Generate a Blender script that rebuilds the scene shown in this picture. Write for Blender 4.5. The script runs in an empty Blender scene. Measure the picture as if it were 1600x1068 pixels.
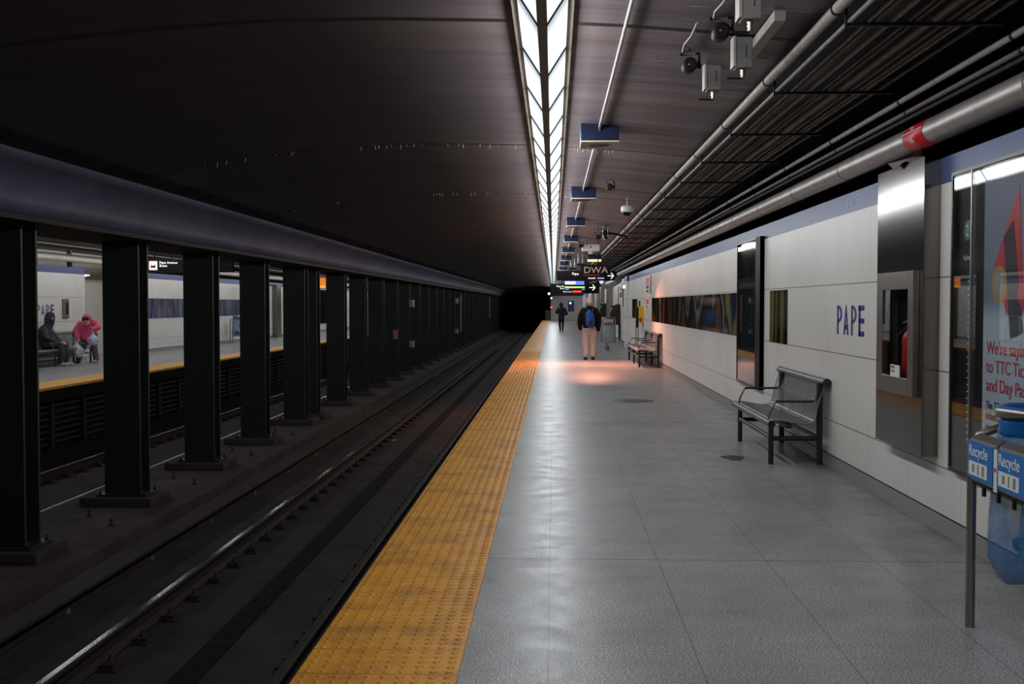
import bpy, bmesh, math, random
from mathutils import Vector, Matrix

random.seed(7)
PI = math.pi
col = bpy.context.scene.collection
scene = bpy.context.scene

# ------------------------------------------------------------------ camera, world, exposure
EYE = 1.45
cam_d = bpy.data.cameras.new('camera')
cam_d.lens = 39.375
cam_d.sensor_width = 36.0
cam_d.clip_start = 0.05
cam_d.clip_end = 400
cam = bpy.data.objects.new('camera', cam_d)
col.objects.link(cam)
cam.location = (0, 0, EYE)
yaw = math.atan(65 / 1750)
pit = math.atan(59 / math.hypot(1750, 65))
cam.rotation_euler = (PI / 2 - pit, 0, yaw)
scene.camera = cam

w = bpy.data.worlds.new('world')
scene.world = w
w.use_nodes = True
w.node_tree.nodes['Background'].inputs[0].default_value = (0.0, 0.0, 0.0, 1)
w.node_tree.nodes['Background'].inputs[1].default_value = 0.0

LAMP = 2.0         # look of the fluorescent lenses
TUBE_W = 9.3      # power of each tube bank behind a lens
FAR_TUBE_W = 7.6
vs = scene.view_settings
vs.view_transform = 'Standard'
vs.look = 'None'
vs.exposure = 0.0
vs.gamma = 1.0
vs.use_curve_mapping = False
scene.cycles.use_denoising = True
scene.cycles.max_bounces = 8
scene.cycles.diffuse_bounces = 5
scene.cycles.glossy_bounces = 4
scene.cycles.transparent_max_bounces = 12
scene.cycles.sample_clamp_indirect = 4.0
scene.cycles.caustics_reflective = False
scene.cycles.caustics_refractive = False


# ------------------------------------------------------------------ materials
def sr(r, g, b):
    f = lambda c: (c / 255) / 12.92 if c / 255 <= 0.04045 else ((c / 255 + 0.055) / 1.055) ** 2.4
    return (f(r), f(g), f(b), 1)


class NT:
    def __init__(s, name):
        s.m = bpy.data.materials.new(name)
        s.m.use_nodes = True
        s.t = s.m.node_tree
        s.b = s.t.nodes['Principled BSDF']
        s.out = s.t.nodes['Material Output']

    def n(s, kind, **kw):
        x = s.t.nodes.new(kind)
        for k, v in kw.items():
            setattr(x, k, v)
        return x

    def l(s, a, b):
        s.t.links.new(a, b)

    def val(s, v, sock):
        if isinstance(v, (int, float)):
            sock.default_value = v
        elif isinstance(v, tuple):
            sock.default_value = v
        else:
            s.l(v, sock)

    def math(s, op, a, b=None, c=None, clamp=False):
        x = s.n('ShaderNodeMath', operation=op, use_clamp=clamp)
        s.val(a, x.inputs[0])
        if b is not None:
            s.val(b, x.inputs[1])
        if c is not None:
            s.val(c, x.inputs[2])
        return x.outputs[0]

    def mix(s, f, a, b, blend='MIX'):
        x = s.n('ShaderNodeMix', data_type='RGBA', blend_type=blend)
        s.val(f, x.inputs[0])
        s.val(a, x.inputs[6])
        s.val(b, x.inputs[7])
        return x.outputs[2]

    def co(s):
        if not hasattr(s, '_co'):
            s._co = s.n('ShaderNodeTexCoord').outputs['Object']
            x = s.n('ShaderNodeSeparateXYZ')
            s.l(s._co, x.inputs[0])
            s.x, s.y, s.z = x.outputs
        return s._co

    def noise(s, scale, detail=3, rough=0.5, stretch=None):
        s.co()
        x = s.n('ShaderNodeTexNoise')
        x.inputs['Scale'].default_value = scale
        x.inputs['Detail'].default_value = detail
        x.inputs['Roughness'].default_value = rough
        if stretch:
            mp = s.n('ShaderNodeMapping')
            mp.inputs['Scale'].default_value = stretch
            s.l(s._co, mp.inputs[0])
            s.l(mp.outputs[0], x.inputs['Vector'])
        else:
            s.l(s._co, x.inputs['Vector'])
        return x.outputs[0]

    def ramp(s, f, *stops):
        x = s.n('ShaderNodeValToRGB')
        e = x.color_ramp.elements
        while len(e) < len(stops):
            e.new(0.5)
        for i, (p, c) in enumerate(stops):
            e[i].position = p
            e[i].color = c if isinstance(c, tuple) else (c, c, c, 1)
        s.l(f, x.inputs[0])
        return x.outputs[0]

    def line(s, coord, period, offset, width):
        """1 on a thin line that repeats every period"""
        a = s.math('SUBTRACT', coord, offset - period * 200)
        a = s.math('MODULO', a, period)
        return s.math('LESS_THAN', a, width)

    def one(s, coord, at, width):
        a = s.math('SUBTRACT', coord, at)
        return s.math('LESS_THAN', s.math('ABSOLUTE', a), width / 2)

    def bump(s, h, strength=0.3, dist=0.005):
        x = s.n('ShaderNodeBump')
        x.inputs['Strength'].default_value = strength
        x.inputs['Distance'].default_value = dist
        s.l(h, x.inputs['Height'])
        s.l(x.outputs[0], s.b.inputs['Normal'])


MATS = {}


def flat(name, c, rough=0.6, metal=0.0, var=0.15, scale=8.0, emit=None, strength=0.0, bump=0.0, bscale=60, spec=0.5):
    if name in MATS:
        return MATS[name]
    t = NT(name)
    t.b.inputs['Roughness'].default_value = rough
    t.b.inputs['Metallic'].default_value = metal
    t.b.inputs['Specular IOR Level'].default_value = spec
    n = t.noise(scale, 4, 0.6)
    a = tuple(min(1, v * (1 - var)) for v in c[:3]) + (1,)
    b = tuple(min(1, v * (1 + var)) for v in c[:3]) + (1,)
    t.l(t.ramp(n, (0.3, a), (0.7, b)), t.b.inputs['Base Color'])
    if emit:
        t.b.inputs['Emission Color'].default_value = emit
        t.b.inputs['Emission Strength'].default_value = strength
    if bump:
        t.bump(t.noise(bscale, 3), bump)
    MATS[name] = t.m
    return t.m


# platform terrazzo slabs
t = NT('terrazzo_floor')
sp = t.noise(120, 3, 0.8)
spk = t.ramp(sp, (0.34, sr(60, 60, 62)), (0.5, sr(140, 140, 142)), (0.64, sr(232, 231, 228)))
big = t.noise(0.9, 5, 0.65)
spk = t.mix(t.math('MULTIPLY', t.ramp(big, (0.3, 1.0), (0.62, 0.0)), 0.35), spk, sr(88, 85, 83))
streak = t.noise(1.6, 6, 0.7, (0.6, 3.0, 1))
spk = t.mix(t.math('MULTIPLY', t.ramp(streak, (0.5, 0.0), (0.8, 1.0)), 0.2), spk, sr(70, 66, 64))
# grime along the wall foot
gr = t.math('SUBTRACT', t.x, 1.95)
gr = t.math('MULTIPLY', gr, 1.7, clamp=True)
gr = t.math('MULTIPLY', gr, t.ramp(t.noise(2.6, 5, 0.7), (0.35, 0.15), (0.65, 1.0)))
spk = t.mix(t.math('MULTIPLY', gr, 0.75), spk, sr(66, 58, 53))
jx = t.line(t.x, 0.612, -0.022, 0.004)
jy = t.line(t.y, 0.53, 6.34, 0.003)
js = t.line(t.y, 3.71, 6.34, 0.012)
spk = t.mix(t.math('MULTIPLY', jx, 0.75), spk, sr(45, 43, 42))
spk = t.mix(t.math('MULTIPLY', jy, 0.3), spk, sr(45, 43, 42))
spk = t.mix(t.math('MULTIPLY', js, 0.85), spk, sr(40, 38, 37))
t.l(spk, t.b.inputs['Base Color'])
t.l(t.ramp(t.noise(5, 4, 0.6), (0.3, 0.28), (0.7, 0.42)), t.b.inputs['Roughness'])
t.b.inputs['Specular IOR Level'].default_value = 0.19
M_FLOOR = t.m

# yellow warning tiles
t = NT('yellow_tactile')
base = t.ramp(t.noise(3.0, 6, 0.7), (0.25, sr(150, 92, 6)), (0.55, sr(220, 150, 8)), (0.8, sr(198, 144, 40)))
wear = t.ramp(t.noise(14, 5, 0.7), (0.6, 0.0), (0.78, 1.0))
base = t.mix(t.math('MULTIPLY', wear, 0.5), base, sr(190, 160, 120))
j = t.line(t.y, 0.3085, 4.288, 0.006)
base = t.mix(t.math('MULTIPLY', j, 0.9), base, sr(60, 35, 5))
fine = t.math('MULTIPLY', t.ramp(t.noise(90, 2, 0.5), (0.35, 0.0), (0.65, 1.0)), 0.3)
base = t.mix(fine, base, sr(130, 80, 8))
t.l(base, t.b.inputs['Base Color'])
t.b.inputs['Roughness'].default_value = 0.48
M_YEL = t.m
M_YEL_FAR = flat('yellow_far_edge', sr(225, 160, 30), 0.55)


# enamel wall panels
def wall_mat(name, ys, y_period):
    t = NT(name)
    c = t.ramp(t.noise(0.8, 3), (0.3, sr(213, 209, 202)), (0.7, sr(226, 222, 216)))
    dirt = t.ramp(t.noise(3.0, 5, 0.7, (1, 1, 0.3)), (0.55, 0.0), (0.8, 1.0))
    c = t.mix(t.math('MULTIPLY', dirt, 0.18), c, sr(165, 150, 130))
    for z in (1.623, 1.02, 0.407):
        c = t.mix(t.math('MULTIPLY', t.one(t.z, z, 0.008), 0.85), c, sr(70, 62, 56))
    c = t.mix(t.math('MULTIPLY', t.line(t.y, y_period, ys, 0.005), 0.55), c, sr(110, 102, 95))
    # blue band
    blue = t.math('GREATER_THAN', t.z, 2.225)
    bc = t.ramp(t.noise(2, 4), (0.3, sr(30, 52, 112)), (0.7, sr(38, 62, 124)))
    bc = t.mix(t.math('MULTIPLY', t.line(t.y, y_period * 2, ys, 0.006), 0.8), bc, sr(30, 38, 66))
    c = t.mix(blue, c, bc)
    c = t.mix(t.one(t.z, 2.222, 0.008), c, sr(40, 42, 55))
    t.l(c, t.b.inputs['Base Color'])
    t.b.inputs['Roughness'].default_value = 0.36
    t.b.inputs['Specular IOR Level'].default_value = 0.25
    return t.m


M_WALL = wall_mat('enamel_wall_panels', 8.95, 1.02)
M_FARWALL = wall_mat('enamel_far_wall_panels', 26.3, 1.3)

# vaulted ceiling
t = NT('painted_vault_concrete')
n1 = t.noise(0.35, 5, 0.6, (0.35, 1.6, 1))
n2 = t.noise(1.2, 6, 0.65, (0.12, 3.2, 1))
c = t.ramp(n1, (0.25, sr(92, 82, 90)), (0.5, sr(116, 102, 105)), (0.75, sr(132, 114, 112)))
c = t.mix(t.math('MULTIPLY', t.ramp(n2, (0.45, 0.0), (0.75, 1.0)), 0.55), c, sr(36, 32, 33))
c = t.mix(t.math('MULTIPLY', t.line(t.y, 1.65, 6.35, 0.022), 0.7), c, sr(18, 16, 17))
c = t.mix(t.line(t.y, 4.95, 6.32, 0.075), c, sr(8, 8, 8))
# weaker light over the tracks, painted as a darkening of the vault colour
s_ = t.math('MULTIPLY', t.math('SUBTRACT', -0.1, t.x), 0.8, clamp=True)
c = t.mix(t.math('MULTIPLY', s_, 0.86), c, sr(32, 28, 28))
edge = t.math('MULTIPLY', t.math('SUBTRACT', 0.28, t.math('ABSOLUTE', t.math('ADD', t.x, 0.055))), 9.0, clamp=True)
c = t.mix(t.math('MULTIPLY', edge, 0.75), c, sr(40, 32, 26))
# shadow of the conduit bank painted into the ceiling, with a soft edge
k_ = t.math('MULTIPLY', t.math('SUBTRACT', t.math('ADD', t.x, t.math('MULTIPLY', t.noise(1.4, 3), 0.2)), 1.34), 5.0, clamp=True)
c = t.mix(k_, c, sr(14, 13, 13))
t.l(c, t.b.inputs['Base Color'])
t.l(t.ramp(n2, (0.3, 0.38), (0.7, 0.6)), t.b.inputs['Roughness'])
t.b.inputs['Specular IOR Level'].default_value = 0.26
t.bump(t.noise(3, 5, 0.6, (0.3, 2.5, 1)), 0.12, 0.02)
M_VAULT = t.m

t = NT('beam_paint')
c = t.ramp(t.noise(1.6, 6, 0.65, (1, 0.5, 1)), (0.3, sr(56, 54, 72)), (0.7, sr(80, 77, 96)))
c = t.mix(t.math('MULTIPLY', t.ramp(t.noise(9, 5, 0.7), (0.6, 0.0), (0.8, 1.0)), 0.6), c, sr(52, 42, 40))
for yy in (21.5, 36.4, 51.2, 66, 81, 95):
    c = t.mix(t.one(t.y, yy, 0.06), c, sr(10, 9, 9))
t.l(c, t.b.inputs['Base Color'])
t.b.inputs['Roughness'].default_value = 0.55
M_BEAM = t.m

M_TRACKBED = flat('trackbed_concrete', sr(52, 46, 44), 0.9, spec=0.1, var=0.35, scale=2.2, bump=0.3, bscale=9)
M_MID = flat('centre_strip_concrete', sr(62, 53, 52), 0.9, spec=0.1, var=0.35, scale=1.6, bump=0.3, bscale=7)
M_COLUMN = flat('dark_green_steel', sr(35, 41, 38), 0.5, 0.0, 0.1, 3, spec=0.15)
M_EDGE = flat('worn_steel_edge', sr(60, 52, 44), 0.5, 0.0, 0.2, 12, spec=0.15)
M_RUST = flat('rusty_dark_iron', sr(46, 38, 35), 0.7, 0.0, 0.35, 20, bump=0.2, spec=0.15)
M_RAILTOP = flat('polished_rail_head', sr(190, 190, 195), 0.22, 1.0, 0.1, 4)
M_BLACK = flat('black_paint', sr(24, 24, 25), 0.5, spec=0.15)
M_SOOT = flat('sooty_concrete', sr(32, 28, 26), 0.9, var=0.3, spec=0.05)
M_CABLE = flat('black_cable', sr(44, 40, 38), 0.6, 0.0, 0.25, 10, spec=0.15)
M_CONDUIT = flat('grey_conduit', sr(100, 92, 88), 0.55, 0.0, 0.25, 14, spec=0.2)
M_CONDUITL = flat('lighter_grey_conduit', sr(138, 130, 124), 0.55, 0.0, 0.25, 14, spec=0.2)
M_WCONDUIT = flat('pale_painted_conduit', sr(160, 154, 146), 0.5, 0.1, 0.2, 10)
M_PIPE = flat('aluminium_jacket', sr(168, 160, 156), 0.42, 0.75, 0.15, 5)
M_STEEL = flat('brushed_stainless', sr(118, 114, 110), 0.13, 1.0, 0.06, 2)
M_STEELD = flat('satin_stainless', sr(150, 144, 138), 0.35, 0.9, 0.08, 8)
M_BENCH = flat('grey_bench_metal', sr(104, 102, 104), 0.4, 0.15, 0.06, 12)
M_BENCHD = flat('dark_bench_frame', sr(44, 44, 44), 0.42, 0.3, 0.1, 12)
M_GLOSSB = flat('gloss_black_panel', sr(14, 14, 16), 0.12)
M_BLUE_SHADED = flat('blue_shaded_housing', sr(20, 30, 58), 0.6, spec=0.2, var=0.15)  # bluish shade on the speaker boxes put into an even navy colour
M_CREAM = flat('cream_panel', sr(214, 200, 176), 0.55, var=0.06)
M_GREYBOX = flat('grey_junction_box', sr(128, 124, 120), 0.5, 0.2, 0.08, 12)
M_TAN = flat('fixture_rail_paint', sr(112, 98, 82), 0.6, var=0.12, scale=5)
M_WHITE = flat('white_plastic', sr(225, 224, 220), 0.4, var=0.03)
M_PAPEBLUE = flat('station_letter_blue', sr(24, 44, 132), 0.4, var=0.03)
M_ORANGE = flat('orange_vinyl', sr(238, 92, 24), 0.5, var=0.04)
M_PINKW = flat('pale_vinyl', sr(228, 214, 204), 0.5, var=0.04)
M_YBOX = flat('yellow_enamel', sr(250, 186, 10), 0.4, var=0.03)
M_RED = flat('red_enamel', sr(190, 22, 30), 0.4, var=0.1)
M_REDTXT = flat('red_print', sr(196, 52, 64), 0.6, var=0.03)
M_DARKTXT = flat('dark_print', sr(40, 42, 50), 0.6, var=0.03)
M_BROWNP = flat('dark_brown_hood', sr(30, 22, 18), 0.4)
M_RECBLUE = flat('recycle_blue', sr(10, 108, 182), 0.4, var=0.05)
M_GREEN = flat('green_route_disc', sr(30, 120, 84), 0.4, var=0.04)
M_ART = []


def glow(name, c, s):
    if name in MATS:
        return MATS[name]
    t = NT(name)
    t.b.inputs['Base Color'].default_value = c
    t.b.inputs['Emission Color'].default_value = c
    t.b.inputs['Emission Strength'].default_value = s
    MATS[name] = t.m
    return t.m


M_TXTW = glow('lit_white_lettering', (1, 0.97, 0.9, 1), 1.1)


def lens_mat(name, strength):
    t = NT(name)
    t.co()
    # brighter along the tube, duller towards the ends of each lens
    ph = t.math('MODULO', t.math('ADD', t.y, 300 * 1.22 + 1.22 * 0.5 - 6.81), 1.22)
    ph = t.math('ABSOLUTE', t.math('SUBTRACT', t.math('DIVIDE', ph, 1.22), 0.5))
    g = t.ramp(ph, (0.0, 1.0), (0.25, 0.7), (0.40, 0.46), (0.5, 0.24))
    t.b.inputs['Base Color'].default_value = (0.8, 0.85, 0.9, 1)
    t.b.inputs['Emission Color'].default_value = (0.84, 0.95, 1.0, 1)
    t.l(t.math('MULTIPLY', g, strength), t.b.inputs['Emission Strength'])
    t.b.inputs['Roughness'].default_value = 0.4
    return t.m


M_LENS = lens_mat('fluorescent_lens', LAMP)
M_FLENS = lens_mat('fluorescent_lens_far', LAMP)


def pane_mat():
    t = NT('display_glass')
    lw = t.n('ShaderNodeLayerWeight')
    lw.inputs['Blend'].default_value = 0.5
    tr = t.n('ShaderNodeBsdfTransparent')
    gl = t.n('ShaderNodeBsdfGlossy')
    gl.inputs['Roughness'].default_value = 0.01
    mx = t.n('ShaderNodeMixShader')
    t.l(t.math('ADD', t.math('MULTIPLY', t.math('POWER', lw.outputs['Facing'], 4.0), 0.8), 0.035, clamp=True), mx.inputs[0])
    t.l(tr.outputs[0], mx.inputs[1])
    t.l(gl.outputs[0], mx.inputs[2])
    t.l(mx.outputs[0], t.out.inputs[0])
    return t.m


M_PANE = pane_mat()


def film_mat(name, c, op=0.55, rough=0.25):
    t = NT(name)
    t.b.inputs['Base Color'].default_value = c
    t.b.inputs['Roughness'].default_value = rough
    t.l(t.ramp(t.noise(9, 4, 0.6), (0.3, op - 0.15), (0.7, min(1, op + 0.2))), t.b.inputs['Alpha'])
    t.bump(t.noise(6, 4, 0.6), 0.6, 0.03)
    return t.m


M_BAGBLUE = film_mat('blue_film', sr(60, 120, 175), 0.5)
M_BAGCLEAR = film_mat('clear_film', sr(190, 195, 205), 0.5)


def art_mat(name, stops, scale=1.0, seed=0.0):
    t = NT(name)
    t.co()
    mp = t.n('ShaderNodeMapping')
    mp.inputs['Scale'].default_value = (1, scale, 0.12)
    mp.inputs['Location'].default_value = (seed, seed, seed)
    t.l(t._co, mp.inputs[0])
    n = t.n('ShaderNodeTexNoise')
    n.inputs['Scale'].default_value = 2.2
    n.inputs['Detail'].default_value = 3
    t.l(mp.outputs[0], n.inputs['Vector'])
    r = t.n('ShaderNodeValToRGB')
    e = r.color_ramp.elements
    while len(e) < len(stops):
        e.new(0.5)
    for i, (p, c) in enumerate(stops):
        e[i].position = p
        e[i].color = c
    r.color_ramp.interpolation = 'EASE'
    t.l(n.outputs[0], r.inputs[0])
    t.l(r.outputs[0], t.b.inputs['Base Color'])
    t.b.inputs['Roughness'].default_value = 0.08
    t.b.inputs['Specular IOR Level'].default_value = 0.8
    return t.m


M_ART1 = art_mat('forest_stripe_print', ((0.34, sr(26, 22, 24)), (0.42, sr(110, 76, 46)), (0.45, sr(24, 34, 28)), (0.49, sr(40, 30, 28)), (0.52, sr(120, 118, 124)), (0.55, sr(52, 34, 32)), (0.58, sr(128, 120, 84)), (0.64, sr(34, 42, 66))), 0.2, 3)
M_ART2 = art_mat('green_forest_print', ((0.38, sr(30, 26, 14)), (0.47, sr(128, 116, 48)), (0.53, sr(44, 80, 46)), (0.6, sr(20, 22, 16))), 1.8, 9)
M_ART3 = art_mat('blue_forest_print', ((0.38, sr(30, 34, 64)), (0.45, sr(96, 98, 122)), (0.5, sr(34, 54, 62)), (0.56, sr(44, 68, 132)), (0.63, sr(120, 80, 104))), 0.7, 5)
M_ART4 = art_mat('dark_panorama_print', ((0.34, sr(30, 30, 26)), (0.5, sr(44, 40, 34)), (0.6, sr(40, 70, 80)), (0.7, sr(26, 26, 22))), 1.5, 14)


# ------------------------------------------------------------------ mesh helpers
class MB:
    def __init__(s):
        s.v = []
        s.f = []
        s.smooth = []

    def add(s, vs, fs, smooth=False):
        o = len(s.v)
        s.v += [tuple(v) for v in vs]
        s.f += [tuple(i + o for i in f) for f in fs]
        s.smooth += [smooth] * len(fs)
        return s

    def box(s, x0, x1, y0, y1, z0, z1):
        x0, x1 = min(x0, x1), max(x0, x1)
        y0, y1 = min(y0, y1), max(y0, y1)
        z0, z1 = min(z0, z1), max(z0, z1)
        return s.add([(x0, y0, z0), (x1, y0, z0), (x1, y1, z0), (x0, y1, z0), (x0, y0, z1), (x1, y0, z1), (x1, y1, z1), (x0, y1, z1)],
                     [(0, 3, 2, 1), (4, 5, 6, 7), (0, 1, 5, 4), (1, 2, 6, 5), (2, 3, 7, 6), (3, 0, 4, 7)])

    def prism(s, prof, y0, y1, closed=True, smooth=False):
        """profile in XZ pushed along Y"""
        n = len(prof)
        vs = [(x, y0, z) for x, z in prof] + [(x, y1, z) for x, z in prof]
        fs = [(i, (i + 1) % n, n + (i + 1) % n, n + i) for i in range(n if closed else n - 1)]
        s.add(vs, fs, smooth)
        if closed:
            s.add(vs, [tuple(range(n - 1, -1, -1)), tuple(range(n, 2 * n))])
        return s

    def poly(s, pts, d):
        """flat polygon given thickness by the vector d"""
        n = len(pts)
        vs = [tuple(p) for p in pts] + [tuple(Vector(p) + Vector(d)) for p in pts]
        s.add(vs, [tuple(range(n)), tuple(range(2 * n - 1, n - 1, -1))] + [(i, n + i, n + (i + 1) % n, (i + 1) % n) for i in range(n)])
        return s

    def tube(s, pts, r, n=10, caps=True, flat=(1, 1)):
        pts = [Vector(p) for p in pts]
        rs = r if isinstance(r, (list, tuple)) else [r] * len(pts)
        vs, fs = [], []
        prev = None
        for i, p in enumerate(pts):
            if i == 0:
                d = pts[1] - p
            elif i == len(pts) - 1:
                d = p - pts[i - 1]
            else:
                d = (pts[i + 1] - p).normalized() + (p - pts[i - 1]).normalized()
            d.normalize()
            if prev is None:
                a = d.orthogonal().normalized()
                if abs(d.z) < 0.9:
                    a = d.cross(Vector((0, 0, 1))).normalized()
            else:
                a = (prev - d * prev.dot(d)).normalized()
            prev = a
            b = d.cross(a)
            for k in range(n):
                t_ = 2 * PI * k / n
                vs.append(p + (a * math.cos(t_) * flat[0] + b * math.sin(t_) * flat[1]) * rs[i])
        for i in range(len(pts) - 1):
            for k in range(n):
                fs.append((i * n + k, i * n + (k + 1) % n, (i + 1) * n + (k + 1) % n, (i + 1) * n + k))
        s.add(vs, fs, True)
        if caps:
            s.add(vs, [tuple(range(n - 1, -1, -1)), tuple(range((len(pts) - 1) * n, len(pts) * n))])
        return s

    def lathe(s, prof, c=(0, 0, 0), n=20, axis='Z'):
        vs, fs = [], []
        for r, z in prof:
            for k in range(n):
                t_ = 2 * PI * k / n
                p = (r * math.cos(t_), r * math.sin(t_), z)
                if axis == 'X':
                    p = (z, p[0], p[1])
                if axis == 'Y':
                    p = (p[0], z, p[1])
                vs.append((p[0] + c[0], p[1] + c[1], p[2] + c[2]))
        for i in range(len(prof) - 1):
            for k in range(n):
                fs.append((i * n + k, i * n + (k + 1) % n, (i + 1) * n + (k + 1) % n, (i + 1) * n + k))
        s.add(vs, fs, True)
        if prof[0][0] > 1e-6:
            s.add(vs, [tuple(range(n))])
        if prof[-1][0] > 1e-6:
            s.add(vs, [tuple(range((len(prof) - 1) * n, len(prof) * n))])
        return s

    def ball(s, c, r, n=12, m=8):
        """ellipsoid; r may be a triple"""
        r = r if isinstance(r, (tuple, list)) else (r, r, r)
        vs = [(c[0], c[1], c[2] - r[2])]
        for i in range(1, m):
            a = -PI / 2 + PI * i / m
            for k in range(n):
                t_ = 2 * PI * k / n
                vs.append((c[0] + r[0] * math.cos(a) * math.cos(t_), c[1] + r[1] * math.cos(a) * math.sin(t_), c[2] + r[2] * math.sin(a)))
        vs.append((c[0], c[1], c[2] + r[2]))
        fs = []
        for k in range(n):
            fs.append((0, 1 + (k + 1) % n, 1 + k))
            e = len(vs) - 1
            fs.append((e, e - n + k, e - n + (k + 1) % n))
        for i in range(m - 2):
            for k in range(n):
                a = 1 + i * n
                fs.append((a + k, a + (k + 1) % n, a + n + (k + 1) % n, a + n + k))
        return s.add(vs, fs, True)

    def limb(s, pts, rs, flat=(1, 1), n=12):
        s.tube(pts, rs, n, True, flat)
        for p, r in zip(pts, rs):
            s.ball(p, r * min(flat) * 0.99, n, 8)
        return s

    def build(s, name, mat, parent=None, bevel=0.0, remesh=0.0):
        me = bpy.data.meshes.new(name)
        me.from_pydata(s.v, [], s.f)
        me.update()
        for p, sm in zip(me.polygons, s.smooth):
            p.use_smooth = sm
        bm = bmesh.new()
        bm.from_mesh(me)
        bmesh.ops.recalc_face_normals(bm, faces=bm.faces)
        bm.to_mesh(me)
        bm.free()
        me.materials.append(mat)
        o = bpy.data.objects.new(name, me)
        col.objects.link(o)
        if parent is not None:
            o.parent = parent
        if bevel:
            b = o.modifiers.new('bevel', 'BEVEL')
            b.width = bevel
            b.segments = 2
            b.limit_method = 'ANGLE'
        if remesh:
            r = o.modifiers.new('remesh', 'REMESH')
            r.mode = 'VOXEL'
            r.voxel_size = remesh
            r.use_smooth_shade = True
            q = o.modifiers.new('smooth', 'SMOOTH')
            q.iterations = 6
            q.factor = 0.6
        return o


def tag(o, label, cat, group=None):
    o['label'] = label
    o['category'] = cat
    if group:
        o['group'] = group
    return o


def struct(o):
    o['kind'] = 'structure'
    return o


def empty(name, loc, label, cat, group=None, rz=0):
    o = bpy.data.objects.new(name, None)
    o.empty_display_size = 0.1
    col.objects.link(o)
    o.location = loc
    o.rotation_euler = (0, 0, rz)
    return tag(o, label, cat, group)


def dup(root, loc, label, group=None, rz=None):
    def cp(o, par):
        c = o.copy()
        col.objects.link(c)
        if par is not None:
            c.parent = par
        for ch in kids.get(o.name, ()):
            cp(ch, c)
        return c
    kids = {}
    for o in list(col.objects):
        if o.parent:
            kids.setdefault(o.parent.name, []).append(o)
    c = cp(root, None)
    c.location = loc
    if rz is not None:
        c.rotation_euler = (0, 0, rz)
    c['label'] = label
    if group:
        c['group'] = group
    return c


def text(name, body, size, loc, rot, mat, parent=None, align='LEFT', sx=1.0, ext=0.001):
    cu = bpy.data.curves.new(name, 'FONT')
    cu.body = body
    cu.size = size
    cu.align_x = align
    cu.extrude = ext
    cu.materials.append(mat)
    tmp = bpy.data.objects.new(name + '_tmp', cu)
    me = bpy.data.meshes.new_from_object(tmp)
    bpy.data.objects.remove(tmp)
    me.name = name
    if not me.materials:
        me.materials.append(mat)
    o = bpy.data.objects.new(name, me)
    col.objects.link(o)
    o.location = loc
    o.rotation_euler = rot
    o.scale = (sx, 1, 1)
    if parent is not None:
        o.parent = parent
    return o


TOWARD_CAM = (PI / 2, 0, 0)              # lettering that faces -Y
ON_RIGHT = (PI / 2, 0, -PI / 2)          # lettering on the right wall, facing -X
ON_LEFT = (PI / 2, 0, PI / 2)            # lettering on the far wall, facing +X

XW = 2.49          # face of the right wall panels
XF = -12.15        # face of the far wall panels
Y0, Y1 = -12.0, 102.0
XE, XS = -0.37, -1.0   # yellow strip
CX = -5.115        # centre line of the columns

# ------------------------------------------------------------------ structure
struct(MB().box(XS + 0.02, 2.75, Y0, Y1, -0.22, 0.0).build('floor', M_FLOOR))
struct(MB().box(XS + 0.25, 2.75, Y0, Y1, -1.2, -0.22).build('wall_platform_face', M_SOOT))
struct(MB().box(-13.6, -8.72, Y0, Y1, -0.22, 0.0).build('floor_far_platform', M_FLOOR))
struct(MB().box(-13.6, -9.0, Y0, Y1, -1.5, -0.22).build('wall_far_platform_face', M_SOOT))

# tactile strip with real domes near the lens
m = MB().box(XS, XE, Y0, Y1, -0.03, 0.012)
P6 = 0.0617
y = 4.288 - 0.3085 * 2 + 0.0308
while y < 34:
    seg = 8 if y < 14 else 6
    for i in range(10):
        x = XS + 0.037 + i * 0.0618
        r0, r1, hh = 0.0185, 0.0115, 0.0062
        vs_, n = [], seg
        for k in range(n):
            a = 2 * PI * k / n
            vs_.append((x + r0 * math.cos(a), y + r0 * math.sin(a), 0.012))
        for k in range(n):
            a = 2 * PI * k / n
            vs_.append((x + r1 * math.cos(a), y + r1 * math.sin(a), 0.012 + hh))
        m.add(vs_, [(k, (k + 1) % n, n + (k + 1) % n, n + k) for k in range(n)] + [tuple(range(n, 2 * n))])
    y += P6
struct(m.build('trim_1', M_YEL))
struct(MB().box(-9.43, -8.7, Y0, Y1, -0.03, 0.012).build('trim_2', M_YEL_FAR))
struct(MB().box(-8.72, -8.695, Y0, Y1, -0.24, -0.031).build('trim_8', M_SOOT))
# rubbing edge below the yellow strip
struct(MB().box(XS - 0.005, XS + 0.06, Y0, Y1, -0.10, -0.032).build('trim_3', M_RUST))

# right wall panels, base and the space over them
struct(MB().box(XW, 2.75, Y0, 37.3, 0.105, 2.385).build('wall_right', M_WALL))
struct(MB().box(XW + 0.07, 2.80, 37.3, Y1, 0.105, 2.385).build('wall_right_beyond', M_WALL))
struct(MB().box(XW - 0.055, XW, 37.3, 38.6, 0.0, 2.385).build('wall_pier', M_WALL))
M_BASE = flat('terrazzo_base', sr(122, 118, 116), 0.5, var=0.4, scale=140)
struct(MB().prism([(XW - 0.03, 0), (XW + 0.26, 0), (XW + 0.26, 0.09), (XW + 0.006, 0.09)], Y0, Y1).build('baseboard_right', M_BASE))
struct(MB().box(XW + 0.02, 2.7, Y0, Y1, 0.09, 0.105).build('trim_4', M_BLACK))
struct(MB().box(2.62, 2.8, Y0, Y1, 2.385, 3.1).build('wall_right_upper', M_SOOT))

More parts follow.
